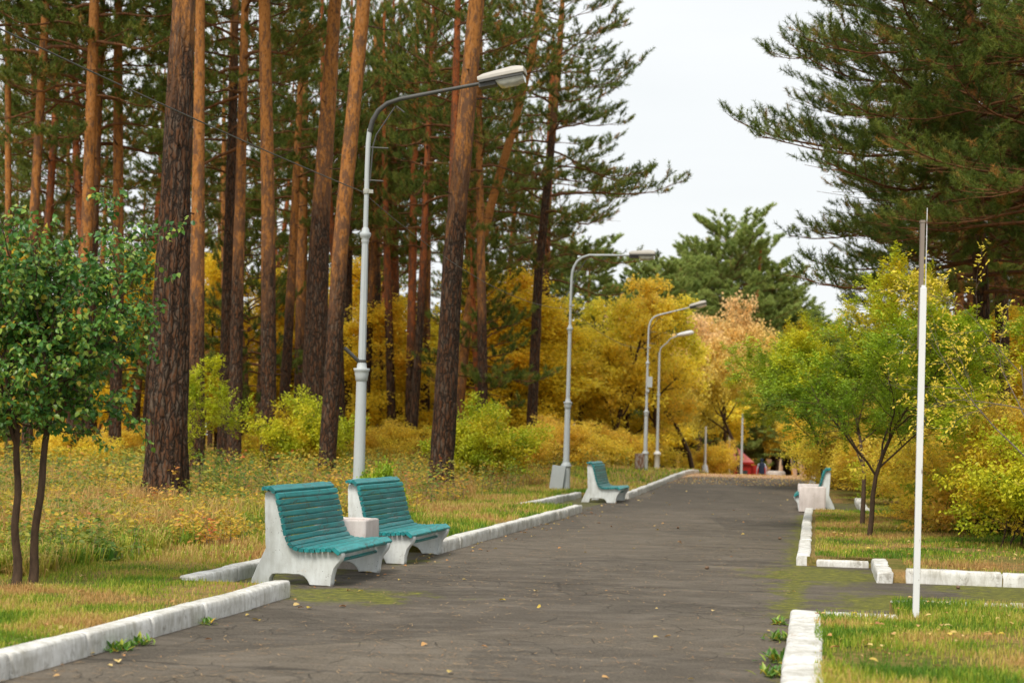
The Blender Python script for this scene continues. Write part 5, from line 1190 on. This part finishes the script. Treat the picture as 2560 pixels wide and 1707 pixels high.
def person():
    D = 97.0; q = P(1904, 1170, D); q.z = float(prof(ST(q.x, q.y)[0])); e = empty('person', q, 'person walking away in a navy vest and cap with pale sleeves', 'person')
    me = bpy.data.meshes.new('body'); pts = [(0, 0, .95, .14), (0, 0, 1.15, .13), (0, 0, 1.38, .15), (0, 0, 1.50, .06), (0, .0, 1.56, .055), (0, .0, 1.66, .095)]; ed = [(0, 1), (1, 2), (2, 3), (3, 4), (4, 5)]
    def chain(root, lst):
        p = root
        for x in lst: pts.append(x); ed.append((p, len(pts)-1)); p = len(pts)-1
        return p
    for s in (-1, 1):
        chain(0, [(.10*s, 0, .88, .10), (.11*s, .06*s, .5, .065), (.11*s, -.02+.10*s, .10, .045), (.115*s, .10+.1*s, .04, .035)])
        w = chain(2, [(.19*s, 0, 1.42, .062), (.27*s, -.02, 1.16, .047), (.29*s, .05, .92, .032), (.29*s, .07, .85, .03)])
        for k in range(5): chain(w, [((.285+.0)*s+(k-2)*.002, .05+.014*k, .80, .009), (.28*s, .05+.013*k, .76-.01*(k % 3), .008)])
    me.from_pydata([p[:3] for p in pts], ed, []); o = link('body', me, e); me.materials.append(MAT['shirt'])
    m = o.modifiers.new('skin', 'SKIN'); sk = me.skin_vertices[0].data if me.skin_vertices else None
    if sk is None:
        bpy.context.view_layer.objects.active = o; bpy.ops.mesh.customdata_skin_add(); sk = me.skin_vertices[0].data
    for i, p in enumerate(pts): sk[i].radius = (p[3], p[3]*.85)
    sk[0].use_root = True; sb = o.modifiers.new('sub', 'SUBSURF'); sb.levels = 1; sb.render_levels = 1
    def ell(name, rings, mat):
        mb = MB(); n = 16; V = np.array([(a*math.cos(t), y0+b*math.sin(t), z) for (z, a, b, y0) in rings for t in np.arange(n)*2*PI/n]); mr = len(rings); i = np.arange(mr-1)[:, None]*n; j = np.arange(n)[None]; k = (j+1) % n
        mb.add(V, np.stack([i+j, i+k, i+n+k, i+n+j], -1).reshape(-1, 4), 0, .5, True); return mb
    mb = ell('vest', [(.84, .19, .14, 0), (.95, .195, .15, 0), (1.15, .175, .14, 0), (1.35, .205, .145, 0), (1.45, .17, .12, 0), (1.52, .085, .08, 0)], 0); mb.obj('vest', MAT['vest'], e)
    mb = ell('cap', [(1.55, .09, .09, 0), (1.62, .108, .115, 0), (1.70, .108, .115, 0), (1.76, .08, .085, 0), (1.79, .01, .01, 0)], 0); mb.obj('cap', MAT['cap'], e)
    mb = MB()
    for s in (-1, 1):
        v, f = tube([(.09*s, 0, .90), (.105*s, .03*s, .7), (.11*s, .06*s, .5), (.11*s, -.02+.10*s, .12)], [.115, .10, .085, .07], 12); mb.add(v, f, 0, .5, True)
    mb.obj('trousers', MAT['trousers'], e)
    mb = MB()
    for s in (-1, 1): box(mb, (.113*s, .05+.1*s, .04), (.09, .27, .08))
    bevel(mb.obj('shoes', MAT['shoe'], e), .02)
person()
def building():
    D = 170; q = P(1975, 1150, D); q.z = -2.9; e = empty('building', q, 'peach-coloured building glimpsed behind the trees at the far right of the path', 'building')
    mb = MB(); box(mb, (1.2, 3, 2.6), (5.4, 6, 5.4)); mb.obj('wall', MAT['pink_wall'], e)
    mb = MB(); box(mb, (1.2, 3, 5.45), (6.0, 6.6, .25)); mb.obj('roof', MAT['lamp_shell'], e)
    for i, x in enumerate((-1.2, -.1, 1.0, 2.1)):
        mb = MB(); box(mb, (x, -.12, 2.6), (.42, .3, 5.2)); mb.obj('pilaster', MAT['cream'], e)
        mb = MB(); box(mb, (x+.55, -.02, 2.9), (.5, .08, 1.6)); mb.obj('window', MAT['pane'], e)
building()
q = P(1940, 1184, 105); q.z = float(prof(110))+.0; mb = MB(); lathe(mb, [(.55, 0), (.6, .15), (.62, .42), (.5, .5), (.45, .48)], 24); o = mb.obj('flower_bed', MAT['bin']); o.location = q; o.location.z = 1.45-105*.0198-.3; o.scale = (1, 1, 1.2); tag(o, 'low pale concrete flower bed beyond the walking person', 'planter')
for i, fx in enumerate((2002, 1990)): pass
def shelter():
    D = 46; q = P(2262, 1160, D); q.z = ground_z(q.x, q.y); e = empty('shelter', q, 'dark green metal canopy table half hidden in the bushes by the white post', 'shelter'); top = P(2262, 1141, D).z-q.z
    mb = MB(); box(mb, (0, 0, top), (1.5, 1.0, .06)); mb.obj('canopy', MAT['green_roof'], e); mb = MB(); box(mb, (-.1, 0, top-.25), (.85, .5, .42)); mb.obj('box', MAT['green_roof'], e)
    for x in (-.6, .6): mb = MB(); box(mb, (x, 0, top/2), (.06, .06, abs(top))); mb.obj('leg', MAT['lamp_dark'], e)
shelter()
# forked dark trunks beside the far path are part of the yellow trees; small stump behind the post
print('scene built in', round(time.time()-T0, 1), 's; objects', len(bpy.data.objects))
